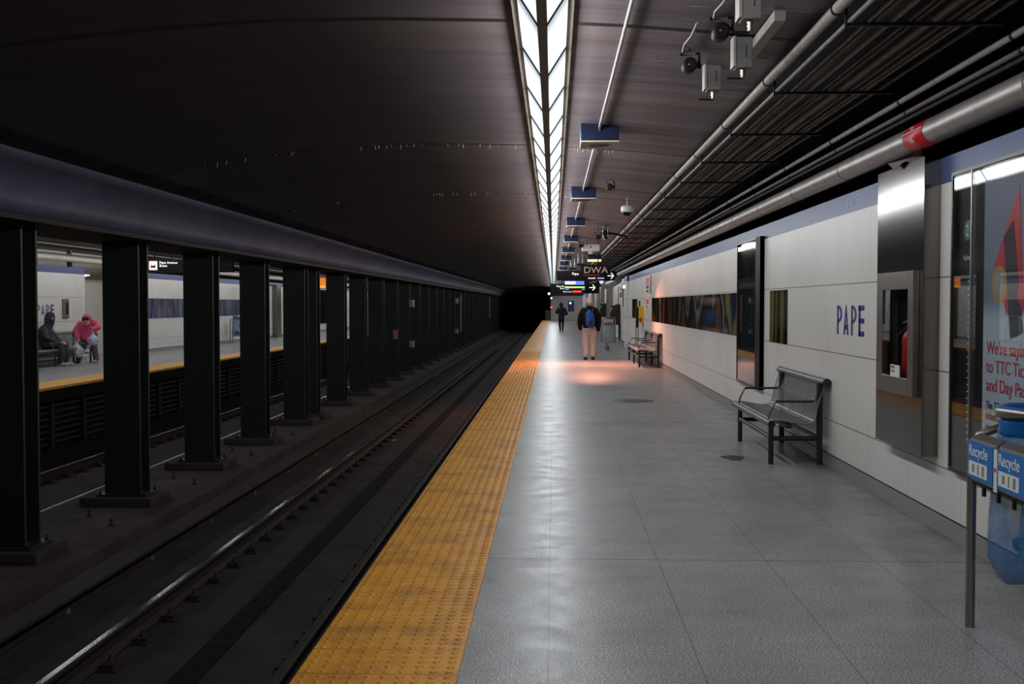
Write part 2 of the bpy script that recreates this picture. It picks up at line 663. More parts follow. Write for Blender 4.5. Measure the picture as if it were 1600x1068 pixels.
# far wall, with a recess
Ya, Yb = 28.65, 32.9
fw = MB()
fw.box(XF, XF - 0.3, Y0, Ya, 0.105, 2.385)
fw.box(XF, XF - 0.3, Yb, Y1, 0.105, 2.385)
struct(fw.build('wall_left', M_FARWALL))
struct(MB().box(XF - 1.1, XF - 1.3, Ya - 0.3, Yb + 0.3, 0.0, 2.9).build('wall_left_recess', flat('plain_recess_wall', sr(200, 194, 184), 0.5, var=0.04)))
struct(MB().box(XF - 0.3, XF - 1.1, Yb + 0.001, Yb + 0.1, 0.0, 2.9).build('wall_left_return', flat('plain_recess_wall', sr(200, 194, 184), 0.5, var=0.04)))
struct(MB().prism([(XF + 0.03, 0), (XF - 0.2, 0), (XF - 0.2, 0.09), (XF, 0.09)], Y0, Ya).prism([(XF + 0.03, 0), (XF - 0.2, 0), (XF - 0.2, 0.09), (XF, 0.09)], Yb, Y1).build('baseboard_left', M_BASE))
struct(MB().box(XF - 1.3, XF - 1.5, Y0, Y1, 0, 3.1).build('wall_left_upper', M_SOOT))

# vault: the same curve over both platforms
prof = [(-4.69, 2.24), (-4.66, 2.36), (-4.62, 2.46), (-4.52, 2.565), (-4.40, 2.63), (-4.26, 2.685), (-4.0, 2.765), (-3.70, 2.84), (-3.2, 2.925), (-2.7, 2.98), (-2.25, 3.02),
        (-1.6, 3.058), (-0.95, 3.062), (-0.24, 3.045), (0.4, 3.01), (0.83, 2.975), (1.3, 2.925), (1.8, 2.90), (2.8, 2.86)]
beam_p, roof_p = prof[:6], prof[5:]


def shell(p, name, mat, mirror=False):
    q = [(2 * CX - x, z) for x, z in p] if mirror else p
    up = [(x, z + 0.25) for x, z in reversed(q)]
    return struct(MB().prism(q + up, Y0, Y1 + 2).build(name, mat))


def smooth_ends(o):
    for p in o.data.polygons:
        p.use_smooth = abs(p.normal.y) < 0.5
    return o


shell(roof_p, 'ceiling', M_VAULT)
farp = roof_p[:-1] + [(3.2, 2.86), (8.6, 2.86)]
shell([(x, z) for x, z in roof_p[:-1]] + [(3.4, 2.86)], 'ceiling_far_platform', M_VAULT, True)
M_CEILFAR = flat('grey_ceiling_far', sr(120, 112, 108), 0.8, var=0.2, scale=2)

# beam over the columns: bullnose, lip, soffit
bp = beam_p + [(2 * CX - x, z) for x, z in reversed(beam_p)]
body = [(-4.69, 2.24), (-4.66, 2.36), (-4.62, 2.46), (-4.52, 2.565), (-4.40, 2.63), (-4.26, 2.685), (-4.3, 2.95)]
body = body + [(2 * CX - x, z) for x, z in reversed(body)]
struct(MB().prism(body, Y0, Y1).build('ceiling_beam', M_BEAM))
lip = [(-4.63, 2.185), (-4.63, 2.232), (-4.66, 2.244), (2 * CX + 4.66, 2.244), (2 * CX + 4.63, 2.232), (2 * CX + 4.63, 2.185)]
struct(MB().prism(lip, Y0, Y1).build('trim_5', M_RUST))

# track beds and the strip that carries the columns
struct(MB().box(-4.42, XS + 0.3, Y0, Y1 + 30, -1.3, -1.12).build('floor_track_bed', M_TRACKBED))
struct(MB().box(-9.0, -5.85, Y0, Y1 + 30, -1.5, -1.32).build('floor_far_track_bed', M_TRACKBED))
struct(MB().box(-5.87, -4.4, Y0, Y1 + 30, -1.5, -0.93).build('floor_centre_strip', M_MID))
# drain channel between rail and platform
struct(MB().box(-1.62, -1.02, Y0, Y1, -1.12, -1.05).build('floor_walkway_slab', M_TRACKBED))
dr = MB()
dr.box(-2.62, -2.42, Y0, Y1, -1.121, -1.108)
struct(dr.build('trim_6', M_SOOT))

# end of the station: wall across the platform, tunnel mouth beyond
struct(MB().box(-0.25, 2.8, Y1, Y1 + 0.3, 0, 2.2).build('wall_end', flat('end_wall_paint', sr(232, 228, 220), 0.6, var=0.08)))
struct(MB().box(-0.25, 2.8, Y1 - 0.02, Y1 + 0.3, 2.2, 2.5).build('trim_7', flat('end_band_blue', sr(52, 66, 120), 0.5)))
struct(MB().box(-0.25, 2.8, Y1, Y1 + 0.3, 2.5, 3.2).build('wall_end_upper', M_SOOT))
arch = [(-4.8, 2.2), (-4.2, 2.36), (-3.4, 2.5), (-2.5, 2.55), (-1.2, 2.5), (-0.25, 2.38)]
struct(MB().prism(arch + [(-0.25, 3.3), (-4.8, 3.3)], Y1, Y1 + 0.4).build('wall_tunnel_portal', M_SOOT))
struct(MB().box(-4.9, -0.25, Y1 + 28, Y1 + 28.3, -1.3, 3.3).box(-0.25, -0.05, Y1 + 0.4, Y1 + 28, -1.3, 3.3).box(-5.1, -4.9, Y1 + 0.4, Y1 + 28, -1.3, 3.3).box(-5.1, 0, Y1 + 0.4, Y1 + 28, 2.6, 2.9).build('wall_tunnel', M_BLACK))
struct(MB().box(-13.8, -5.4, Y1, Y1 + 0.3, -1.5, 3.3).build('wall_far_end', M_SOOT))
struct(MB().box(-13.8, 2.9, Y0 - 0.3, Y0, -1.5, 3.3).build('wall_behind', M_SOOT))

# ------------------------------------------------------------------ ceiling light line
def light_row(x0, y_from, n, lensm, label_f, group, watts):
    protos = None
    for i in range(n):
        yy = y_from + i * 1.22
        lab = label_f(i, yy)
        if protos is None:
            o = empty('ceiling_light', (x0, yy, 0), lab, 'ceiling light', group)
            zc, zo, xi, xo = 2.825, 3.0, 0.025, 0.13
            e = 0.006
            for sgn, nm in ((-1, 'lens'), (1, 'lens')):
                a, b = sgn * xi, sgn * xo
                MB().add([(a, e, zc + 0.012), (b, e, zo), (b, 1.22 - e, zo), (a, 1.22 - e, zc + 0.012),
                          (a, e, zc + 0.02), (b, e, zo + 0.008), (b, 1.22 - e, zo + 0.008), (a, 1.22 - e, zc + 0.02)],
                         [(0, 1, 2, 3), (4, 7, 6, 5), (0, 4, 5, 1), (3, 2, 6, 7), (0, 3, 7, 4), (1, 5, 6, 2)]).build(nm, lensm, o)
            MB().box(-xi, xi, 0.001, 1.217, zc, zc + 0.03).build('centre_bar', M_TAN, o)
            for sgn in (-1, 1):
                MB().box(sgn * xo, sgn * (xo + 0.032), 0.001, 1.217, 2.985, 3.04).build('side_rail', M_TAN, o)
            for sgn in (-1, 1):
                fr = MB()
                for ya in (-0.009,):
                    fr.add([(sgn * xi, ya, zc - 0.002), (sgn * xo, ya, zo - 0.014), (sgn * xo, ya + 0.018, zo - 0.014), (sgn * xi, ya + 0.018, zc - 0.002),
                            (sgn * xi, ya, zc + 0.03), (sgn * xo, ya, zo + 0.02), (sgn * xo, ya + 0.018, zo + 0.02), (sgn * xi, ya + 0.018, zc + 0.03)],
                           [(0, 1, 2, 3), (4, 7, 6, 5), (0, 4, 5, 1), (3, 2, 6, 7), (0, 3, 7, 4), (1, 5, 6, 2)])
                fr.build('end_bar', M_BLACK, o)
                ar = bpy.data.lights.new('tube_bank', 'AREA')
                ar.shape = 'RECTANGLE'
                ar.size, ar.size_y = 0.13, 1.16
                ar.energy = watts
                ar.color = (0.93, 0.965, 1.0)
                al = bpy.data.objects.new('tube_bank', ar)
                col.objects.link(al)
                al.parent = o
                nx, nz = sgn * 0.86, -0.52
                al.location = (sgn * 0.078 + nx * 0.02, 0.61, 2.915 + nz * 0.02)
                al.rotation_euler = (0, -math.atan2(nx, -nz), 0)
            protos = o
        else:
            dup(protos, (x0, yy, 0), lab, group)


NTH = ['cut off by the top of the picture', 'first whole one of the row', 'second whole one of the row', 'third whole one of the row', 'fourth whole one of the row', 'fifth whole one of the row']
light_row(-0.058, 6.81 - 1.22 * 9, 85, M_LENS,
          lambda i, y: 'V-section fluorescent ceiling light over the platform, ' + NTH[i - 8] if 8 <= i < 14 else 'V-section fluorescent ceiling light in the unbroken row over the platform edge',
          'fluorescent lights over the platform', TUBE_W)
light_row(-10.17, 6.81 + 1.22 * 3, 63, M_FLENS,
          lambda i, y: 'V-section fluorescent ceiling light over the opposite platform',
          'fluorescent lights over the opposite platform', FAR_TUBE_W)

# ------------------------------------------------------------------ columns
ys = [10.15, 13.06, 15.95, 18.85, 21.9, 23.03, 26.1] + [29.05 + 2.95 * i for i in range(25)]
ys = [7.2] + ys
ORD = ['', 'nearest and leftmost', 'second nearest', 'third', 'fourth', 'fifth', 'sixth', 'seventh', 'eighth']


def make_column(y, label):
    o = empty('steel_column', (CX, y, -0.93), label, 'column', 'steel columns between the tracks')
    hx, d, z0, z1 = 0.215, 0.32, 0.13, 3.112
    m = MB().box(-hx, hx, 0, 0.028, z0, z1).box(-hx, hx, d - 0.028, d, z0, z1).box(-0.015, 0.015, 0.028, d - 0.028, z0, z1)
    m.build('shaft', M_COLUMN, o, 0.003)
    MB().box(hx - 0.004, hx + 0.0025, -0.0025, 0.030, z0, z1).box(hx - 0.004, hx + 0.0025, d - 0.030, d + 0.0025, z0, z1).build('flange_edge', M_EDGE, o)
    MB().box(-0.46, 0.40, -0.16, 0.52, 0.0, 0.105).build('pedestal', M_MID, o, 0.015)
    MB().box(-0.30, 0.30, -0.07, 0.39, 0.105, 0.13).build('base_plate', M_COLUMN, o, 0.003)
    for sx_ in (-0.26, 0.26):
        for sy_ in (-0.03, 0.35):
            MB().lathe([(0.014, 0.13), (0.022, 0.13), (0.022, 0.15), (0.01, 0.15), (0.01, 0.18), (0.0, 0.18)], (sx_, sy_, 0), 6).build('anchor_bolt', M_RUST, o)
    return o


col0 = None
for i, y in enumerate(ys):
    if i < 9 and i > 0:
        lab = f'dark green H-section steel column between the tracks, {ORD[i]} from the camera'
    elif i == 0:
        continue
    else:
        lab = 'dark green steel column in the overlapping run towards the tunnel'
    if i == 5:
        lab = 'dark green steel column, fifth from the camera, front one of the close-set pair'
    if i == 6:
        lab = 'dark green steel column set close behind its neighbour under the beam joint'
    if col0 is None:
        col0 = make_column(y, lab)
    else:
        dup(col0, (CX, y, -0.93), lab, 'steel columns between the tracks')


# ------------------------------------------------------------------ rails
def make_rail(x, zt, label, headm=None, plates=True):
    o = empty('running_rail', (x, 0, zt), label, 'rail')
    pr = [(-0.07, -0.16), (0.07, -0.16), (0.07, -0.148), (0.012, -0.125), (0.009, -0.05), (0.034, -0.036), (0.036, -0.008), (0.026, -0.0025), (-0.026, -0.0025), (-0.036, -0.008), (-0.034, -0.036), (-0.009, -0.05), (-0.012, -0.125), (-0.07, -0.148)]
    MB().prism(pr, Y0, Y1 + 25).build('rail_body', M_RUST, o)
    MB().prism([(-0.027, -0.003), (0.027, -0.003), (0.022, 0.0), (-0.022, 0.0)], Y0, Y1 + 25).build('rail_head', headm or M_RAILTOP, o)
    if plates:
        m = MB().box(-0.16, 0.2, -0.1, 0.1, -0.175, -0.155)
        for sx_ in (-0.11, 0.12):
            m.lathe([(0.03, -0.155), (0.03, -0.12), (0.016, -0.12), (0.016, -0.085), (0, -0.085)], (sx_, 0.03, 0), 8)
            m.box(sx_ - 0.05, sx_ + 0.05, -0.06, 0.0, -0.155, -0.128)
            m.box(sx_ - 0.02, sx_ + 0.02, -0.09, 0.09, -0.155, -0.14)
        p0 = m.build('tie_plate', M_RUST, o)
        p0.location.y = 4.0
        for k in range(1, 95):
            c = p0.copy()
            col.objects.link(c)
            c.parent = o
            c.location.y = 4.0 + k * 0.62
    return o


make_rail(-3.255, -0.95, 'bright-topped running rail nearest the column side of the near track')
make_rail(-1.78, -0.95, 'dull running rail close under the yellow platform edge', M_RUST)
make_rail(-6.44, -1.15, 'running rail of the opposite track just behind the columns')
make_rail(-7.9, -1.15, 'running rail of the opposite track beside the opposite platform')


def third_rail(x, z, label):
    o = empty('third_rail', (x, 0, z), label, 'third rail')
    MB().box(-0.035, 0.035, Y0, Y1 + 20, -0.16, -0.06).build('power_rail', M_RUST, o)
    MB().prism([(-0.13, -0.03), (0.11, -0.03), (0.11, -0.005), (-0.11, 0.0), (-0.13, -0.1), (-0.15, -0.1), (-0.15, 0.01), (-0.13, 0.02), (0.12, 0.015), (0.13, -0.03)][:0] or
              [(-0.13, 0.0), (0.12, 0.0), (0.12, -0.03), (-0.105, -0.03), (-0.105, -0.14), (-0.13, -0.14)], Y0, Y1 + 20).build('cover_board', M_RUST, o, 0.004)
    ins = MB().lathe([(0.06, -0.19), (0.05, -0.17), (0.055, -0.15), (0.035, -0.13), (0.035, -0.06)], (0, 0, 0), 10).build('insulator', flat('porcelain', sr(80, 84, 78), 0.4), o)
    ins.location.y = 5.2
    for k in range(1, 50):
        c = ins.copy()
        col.objects.link(c)
        c.parent = o
        c.location.y = 5.2 + k * 1.95
    # brackets standing out from the board
    return o


third_rail(-4.07, -0.95, 'power rail under a rusty cover board beside the near track')
third_rail(-6.12 + 0.0, -1.15, 'power rail under a cover board behind the columns')

# hoses and cables lying along the track bed
tag(MB().tube([(-1.42, y, -1.03 + 0.008 * math.sin(y * 1.3)) for y in [Y0 + i * 2 for i in range(57)]], 0.024, 8).build('track_cable', M_CABLE), 'black cable lying along the foot of the near platform', 'cable')
tag(MB().tube([(-1.30, y, -1.03) for y in [Y0 + i * 2 for i in range(57)]], 0.018, 8).build('track_cable', M_CABLE), 'thinner black cable nearest the platform wall on the track bed', 'cable')
# anchor studs on the centre strip
stud = None
for i, y in enumerate([11.8, 14.6, 17.4, 20.2]):
    for x in (-4.75, -5.2):
        lab = 'small rusty bolt stub on the concrete strip between columns'
        if stud is None:
            stud = tag(MB().lathe([(0.035, 0), (0.035, 0.02), (0.02, 0.02), (0.02, 0.075), (0, 0.085)], (0, 0, 0), 8).build('bolt_stub', M_RUST), lab, 'bolt', 'bolt stubs on the centre strip')
            stud.location = (x, y, -0.93)
        else:
            dup(stud, (x, y + (0.5 if x < -5 else 0), -0.93), lab)
# scrap of white litter
for k, (x, y) in enumerate([(-4.32, 19.5), (-4.28, 14.0), (-2.5, 8.1), (-3.0, 21)]):
    z = -0.928 if x < -4.2 and x < -4.35 else -1.118
    pts = [(x + 0.05 * math.cos(a), y + 0.06 * math.sin(a * 1.3), z) for a in (0, 1.2, 2.4, 3.7, 5)]
    tag(MB().poly(pts, (0, 0, 0.006)).build('paper_scrap', M_WHITE), ['torn paper scrap beside the third rail near the fifth column', 'torn paper scrap beside the third rail near the second column', 'paper scrap lying in the drain of the near track', 'paper scrap between the rails farther along the near track'][k], 'litter')

# cable racks under the opposite platform
rk = empty('cable_rack', (-8.98, 0, -1.3), 'sooty cable rack on the face under the opposite platform', 'cable rack')
m = MB()
for k in range(7):
    m.tube([(0.05, Y0, 0.28 + k * 0.11), (0.05, Y1, 0.28 + k * 0.11)], 0.03, 6)
m.build('cable', M_CABLE, rk)['kind'] = 'stuff'
p0 = MB().box(0.0, 0.13, -0.06, 0.06, 0.2, 1.05).build('support', M_RUST, rk)
p0.location.y = 10
for k in range(1, 60):
    c = p0.copy()
    col.objects.link(c)
    c.parent = rk
    c.location.y = 10 + k * 1.35

# ------------------------------------------------------------------ services under the right-hand ceiling
def run(name, label, x, z, r, mat, y0=-6, y1=96, cat='conduit', group=None, n=8, bands=None, bandm=None):
    if bands is None:
        return tag(MB().tube([(x, y0, z), (x, y1, z)], r, n).build(name, mat), label, cat, group)
    o = empty(name, (x, 0, z), label, cat, group)
    MB().tube([(0, y0, 0), (0, y1, 0)], r, n).build('tube', mat, o)
    m = MB()
    for yb in bands:
        m.lathe([(r + 0.004, yb - 0.012), (r + 0.006, yb), (r + 0.004, yb + 0.012)], (0, 0, 0), n, 'Y')
    m.build('band', bandm or M_BLACK, o)
    return o


HANG = [7.25 + 1.755 * k for k in range(-6, 50)]
run('ceiling_conduit', 'pale painted conduit along the edge of the dark pipe bank', 1.362, 2.87, 0.028, M_WCONDUIT, n=14, bands=HANG)
G = 'thin conduits in the dark bank over the right wall'
xs = [1.425, 1.50, 1.545, 1.625, 1.70, 1.735, 1.82, 1.885, 1.94, 1.975, 2.06]
rr = [.016, .013, .021, .024, .014, .013, .027, .015, .018, .014, .016]
for i, (x, r) in enumerate(zip(xs, rr)):
    r *= 0.74
    run('ceiling_conduit', 'thin dark conduit in the bank of pipes under the ceiling', x, 2.80 + r, r, M_CONDUIT if i % 3 else M_CONDUITL, group=G)
run('ceiling_conduit', 'light grey conduit hung on rods next to the fat silver pipe', 2.20, 2.735, 0.018, M_WCONDUIT, n=10, bands=HANG)
run('ceiling_conduit', 'dull grey conduit just under the rod-hung light grey one', 2.24, 2.665, 0.015, M_CONDUIT, n=10, bands=HANG)
run('ceiling_conduit', 'dark conduit tucked right above the fat silver pipe', 2.36, 2.68, 0.02, M_CABLE, n=10)
run('ceiling_conduit', 'dark conduit highest on the wall behind the silver pipe', 2.44, 2.70, 0.014, M_CABLE, n=10)
run('ceiling_conduit', 'slim galvanised conduit on the ceiling joining the navy boxes', 0.395, 2.985, 0.011, M_WCONDUIT, n=10, y1=52)

hg = None
for i, y in enumerate(HANG):
    if y < 3:
        continue
    lab = 'dark trapeze hanger carrying the conduit bank'
    if hg is None:
        hg = empty('pipe_hanger', (0, y, 0), lab, 'hanger', 'trapeze hangers of the conduit bank')
        MB().box(1.40, 2.16, -0.012, 0.012, 2.785, 2.8).build('strut', M_BLACK, hg)
        MB().box(2.20, 2.32, -0.03, 0.03, 2.765, 2.79).build('wall_plate', M_BLACK, hg)
        for x in (1.405, 2.15, 2.26):
            MB().tube([(x, 0, 2.78), (x, 0, 2.9)], 0.006, 6).build('rod', M_BLACK, hg)
    else:
        dup(hg, (0, y, 0), lab)

# fat pipe with jacket
pp = empty('insulated_pipe', (2.32, 0, 2.513), 'fat silver jacketed pipe running along the top of the right wall', 'pipe')
MB().tube([(0, -6, 0), (0, 40, 0)], 0.077, 24).build('jacket', M_PIPE, pp)
m = MB()
y = 5.2
while y < 38:
    m.lathe([(0.077, y - 0.012), (0.0783, y - 0.01), (0.0783, y), (0.077, y + 0.002)], (0, 0, 0), 24, 'Y')
    y += 0.92
m.build('seam', M_PIPE, pp)
m = MB()
for yb in HANG:
    if yb < 37:
        m.tube([(0.07, yb, 0.04), (0.07, yb, 0.36)], 0.006, 6)
        m.lathe([(0.0785, yb - 0.01), (0.0785, yb + 0.01)], (0, 0, 0), 24, 'Y')
m.build('hanger_strap', M_CONDUIT, pp)
# red band label with white stripes
lb = empty('pipe_label', (2.32, 7.15, 2.513), 'red wrap-around label on the fat silver pipe above the stainless cabinet', 'label')
MB().lathe([(0.0792, -0.19), (0.0802, -0.19), (0.0802, 0.19), (0.0792, 0.19)], (0, 0, 0), 28, 'Y').build('band', M_RED, lb)
def on_pipe(body, y, ang, size, mat):
    a = math.radians(ang)
    r = 0.081
    n = Vector((-math.cos(a), 0, -math.sin(a)))
    u = Vector((-math.sin(a), 0, math.cos(a)))
    xax = Vector((0, -1, 0))
    M = Matrix((xax, u, n)).transposed().to_4x4()
    o = text('label_lettering', body, size, n * r + Vector((0, y, 0)) , M.to_euler(), mat, lb, 'CENTER', ext=0.0005)
    return o
on_pipe('FIRE', 0.02, 38, 0.045, M_WHITE)
on_pipe('FIRE', 0.02, -22, 0.035, M_WHITE)
MB().prism([(-0.076, 0.016), (-0.081, 0.016), (-0.080, 0.021), (-0.075, 0.021)], -0.19, 0.19).build('stripe', M_WHITE, lb)
# loose flap of jacketing
tag(MB().poly([(2.33, 8.05, 2.47), (2.39, 7.42, 2.47), (2.43, 7.50, 2.36), (2.36, 7.66, 2.41), (2.345, 7.85, 2.375)], (0.006, 0.01, 0.0)).build('jacket_flap', flat('torn_jacket', sr(104, 92, 88), 0.7)), 'torn brown flap hanging from the silver pipe over the stainless cabinet', 'flap')
# farther pipe with an elbow
pe = empty('pipe_elbow', (1.98, 42, 2.1), 'crumpled silver pipe elbow dropping behind the hanging direction sign', 'pipe')
MB().tube([(0.3, -2.5, 0.2), (0.15, -0.6, 0.1), (-0.02, 0.0, 0.08), (-0.1, 0.5, 0.3), (-0.1, 1.2, 0.45)], [0.12, 0.15, 0.17, 0.15, 0.1], 14).build('elbow', M_PIPE, pe)
MB().tube([(-0.2, -0.2, 0.2), (-0.02, 0.05, 0.15)], 0.1, 12).build('clamp', M_STEELD, pe)

# drips along two ceiling joints, chalk scrawls near the cameras
def zc_(x):
    pts = [(-4.26, 2.685), (-4.0, 2.765), (-3.70, 2.84), (-3.2, 2.925), (-2.7, 2.98), (-2.25, 3.02), (-1.6, 3.058), (-0.95, 3.062), (-0.24, 3.045), (0.4, 3.01), (0.83, 2.975), (1.3, 2.925)]
    for (a, za), (b, zb) in zip(pts, pts[1:]):
        if a <= x <= b:
            return za + (zb - za) * (x - a) / (b - a)
    return 3.0
random.seed(11)
m = MB()
for yj, n in ((11.32, 46), (16.27, 40)):
    for _ in range(n):
        x = random.choice([random.uniform(-3.8, -0.3), random.uniform(-1.8, -0.3), random.uniform(0.1, 0.6)])
        ln = random.uniform(0.01, 0.05)
        m.tube([(x, yj + random.uniform(-0.03, 0.03), zc_(x) + 0.004), (x, yj, zc_(x) - ln)], [0.006, 0.002], 5)
o = tag(m.build('lime_drips', flat('lime_deposit', sr(150, 146, 140), 0.5)), 'small pale drips hanging along the ceiling joints over the track', 'drips')
o['kind'] = 'stuff'
m = MB()
for _ in range(22):
    x, y = random.uniform(0.35, 1.3), random.uniform(5.7, 7.2)
    L_ = random.uniform(0.03, 0.35)
    pts = [(x + L_ * q / 3, y + random.uniform(-0.01, 0.01), zc_(min(1.29, x + L_ * q / 3)) - 0.001) for q in range(4)]
    m.tube(pts, random.uniform(0.0008, 0.002), 4)
for _ in range(16):
    a = random.uniform(0, 6.28)
    x, y = 0.66 + 0.03 * math.cos(a), 7.0 + 0.14 * math.sin(a)
    m.tube([(x, y, zc_(x) - 0.001), (x + 0.015, y + 0.01, zc_(x) - 0.001)], 0.0015, 4)
o = tag(m.build('chalk_scrawl', flat('chalk_white', sr(150, 148, 150), 0.8)), 'faint chalky scratches on the ceiling around the round cameras', 'marks')
o['kind'] = 'stuff'

# navy boxes under the ceiling
sp0 = None
for i, y in enumerate([9.79, 15.03, 20.3, 25.5, 30.8, 36.1, 41.4, 46.7]):
    labs = ['navy ceiling speaker box with a cream grille underside, nearest and largest', 'second navy ceiling speaker box from the camera', 'third navy ceiling speaker box from the camera', 'fourth navy ceiling speaker box along the slim conduit', 'fifth navy ceiling speaker box along the slim conduit', 'sixth navy ceiling speaker box along the slim conduit', 'navy ceiling speaker box, last but one of the row', 'navy ceiling speaker box, farthest of the row']
    if sp0 is None:
        sp0 = empty('speaker_box', (0.40, y, 0), labs[i], 'speaker', 'navy speaker boxes under the ceiling')
        MB().box(-0.165, 0.165, 0, 0.45, 2.868, 3.03).build('housing', M_BLUE_SHADED, sp0, 0.004)
        MB().box(-0.165, 0.165, 0.0, 0.45, 2.858, 2.868).build('grille_plate', M_CREAM, sp0)
        MB().lathe([(0.09, 2.853), (0.1, 2.858)], (0, 0.22, 0), 24).build('grille', flat('grille_taupe', sr(120, 104, 88), 0.7), sp0)
        MB().tube([(0, -0.09, 2.985), (0, -0.03, 2.975), (0, 0.01, 2.96)], 0.014, 10).build('conduit_end', M_CONDUIT, sp0)
    else:
        dup(sp0, (0.40, y, 0), labs[i])


# round spot cameras on little arms
def spot(loc, s, label):
    o = empty('ceiling_camera', loc, label, 'camera')
    MB().box(-0.045 * s, 0.045 * s, -0.03 * s, 0.03 * s, 0.085 * s, 0.11 * s).build('bracket', M_STEELD, o)
    MB().tube([(-0.07 * s, 0, 0.09 * s), (0.075 * s, 0, 0.095 * s), (0.075 * s, 0, 0.0)], 0.012 * s, 8).build('arm', M_BLACK, o)
    MB().tube([(0.06 * s, 0, 0), (0.09 * s, 0, 0)], 0.02 * s, 10).build('knob', M_BLACK, o)
    MB().lathe([(0.0, -0.075 * s), (0.03 * s, -0.076 * s), (0.05 * s, -0.08 * s), (0.055 * s, -0.07 * s), (0.055 * s, 0.05 * s), (0.04 * s, 0.08 * s), (0, 0.09 * s)], (0, 0, 0), 18, 'Y').build('barrel', M_BLACK, o)
    MB().lathe([(0.0, -0.079 * s), (0.016 * s, -0.079 * s), (0.018 * s, -0.074 * s)], (0, 0, 0), 14, 'Y').build('eye', flat('lens_glass_brown', sr(60, 30, 20), 0.1), o)
    MB().tube([(0, 0, 0.1 * s), (0.0, 0, 0.2 * s)], 0.012 * s, 8).build('stem', M_BLACK, o)
    return o


spot((0.81, 6.80, 2.875), 0.78, 'round black ceiling camera on a bracket, left one of the near pair')
spot((0.875, 5.98, 2.875), 0.82, 'round black ceiling camera on a bracket, close beside the grey boxes')
spot((0.695, 14.0, 2.90), 0.72, 'small round black camera between the first two navy boxes')
spot((0.98, 21.5, 2.80), 0.9, 'small black ceiling camera left of the silver-grey brackets')
spot((0.86, 22.0, 2.76), 0.9, 'small black ceiling camera hanging lower beside its twin')
spot((0.62, 26.0, 2.80), 0.9, 'small black camera beside the fourth navy box')
for k, (pts) in enumerate([[(0.84, 5.98, 2.95), (0.83, 5.85, 2.955), (0.845, 5.7, 2.955), (0.85, 5.5, 2.955)], [(0.77, 6.78, 2.955), (0.76, 6.6, 2.96), (0.775, 6.4, 2.96), (0.77, 6.1, 2.96)]]):
    tag(MB().tube(pts, 0.008, 6).build('camera_lead', M_GREYBOX), ['pale lead running to the round camera beside the grey boxes', 'pale lead running to the left round camera'][k], 'cable')


def jbox(x, y, z, label, s=1.0, turn=0.0):
    o = empty('junction_box', (x, y, z), label, 'junction box', rz=turn)
    MB().box(-0.042 * s, 0.042 * s, -0.03, 0.20, -0.055, 0.055).build('housing', M_GREYBOX, o, 0.004)
    MB().box(-0.05 * s, -0.042 * s, -0.035, 0.205, -0.06, 0.06).build('cover', M_WCONDUIT, o, 0.002)
    m = MB()
    m.lathe([(0.012, -0.03), (0.016, -0.04), (0.012, -0.05), (0.016, -0.06), (0.011, -0.07), (0.015, -0.08), (0.008, -0.1)], (0, 0, -0.03), 10, 'Y')
    m.build('cable_gland', M_STEELD, o)
    MB().tube([(0, -0.09, -0.03), (0.0, -0.13, -0.03), (0.02, -0.15, -0.03)], 0.005, 6).build('lead', M_BLACK, o)
    MB().tube([(0, 0.1, 0.05), (0, 0.1, 0.17)], 0.012, 6).build('stem', M_BLACK, o)
    return o


def jbox2(x, y, z, label):
    """box hanging down so that its front and gland face the floor"""
    o = empty('junction_box', (x, y, z), label, 'junction box')
    MB().box(-0.045, 0.045, -0.05, 0.05, -0.085, 0.085).build('housing', M_GREYBOX, o, 0.004)
    MB().box(-0.062, -0.046, -0.055, 0.055, -0.08, 0.09).build('cover', M_WCONDUIT, o, 0.002)
    MB().box(0.008, 0.012, -0.0525, -0.05, -0.03, 0.04).build('slot', M_DARKTXT, o)
    MB().lathe([(0.0, -0.14), (0.008, -0.14), (0.014, -0.13), (0.010, -0.12), (0.016, -0.11), (0.011, -0.10), (0.017, -0.092), (0.012, -0.085)], (0, 0, 0), 10).build('cable_gland', M_STEELD, o)
    MB().tube([(0, 0, -0.138), (-0.09 if x < 1.08 else 0.1, 0, -0.136)], 0.006, 6).build('lead', M_BLACK, o)
    MB().box(0.01, 0.03, -0.02, 0.02, 0.085, 3.0 - z).build('stem', M_BLACK, o)
    return o


jbox2(1.01, 7.2, 2.885, 'grey junction box hanging lowest of the ceiling cluster')
jbox2(1.065, 6.41, 2.86, 'grey junction box beside the long channel, middle of the ceiling cluster')
jbox2(0.925, 5.37, 2.87, 'grey junction box cut by the top of the picture')
tag(MB().box(1.11, 1.17, 5.75, 6.85, 2.88, 2.932).build('cable_channel', M_WCONDUIT, None, 0.004), 'pale square cable channel on the ceiling behind the grey boxes', 'channel')

# dome cameras
def dome(x, y, z, label, r=0.09):
    o = empty('dome_camera', (x, y, z), label, 'camera')
    MB().lathe([(r * 0.8, 0.06), (r, 0.05), (r, -0.02), (r * 0.85, -0.03)], (0, 0, 0), 20).build('collar', M_WHITE, o)
    MB().lathe([(0.0, -0.03 - r * 0.62), (r * 0.3, -0.03 - r * 0.58), (r * 0.55, -0.03 - r * 0.4), (r * 0.66, -0.03)], (0, 0, 0), 18).build('bubble', M_GLOSSB, o)
    MB().tube([(0, 0, 0.05), (0, 0, 2.93 - z)], 0.012, 8).build('stem', M_WCONDUIT, o)
    return o


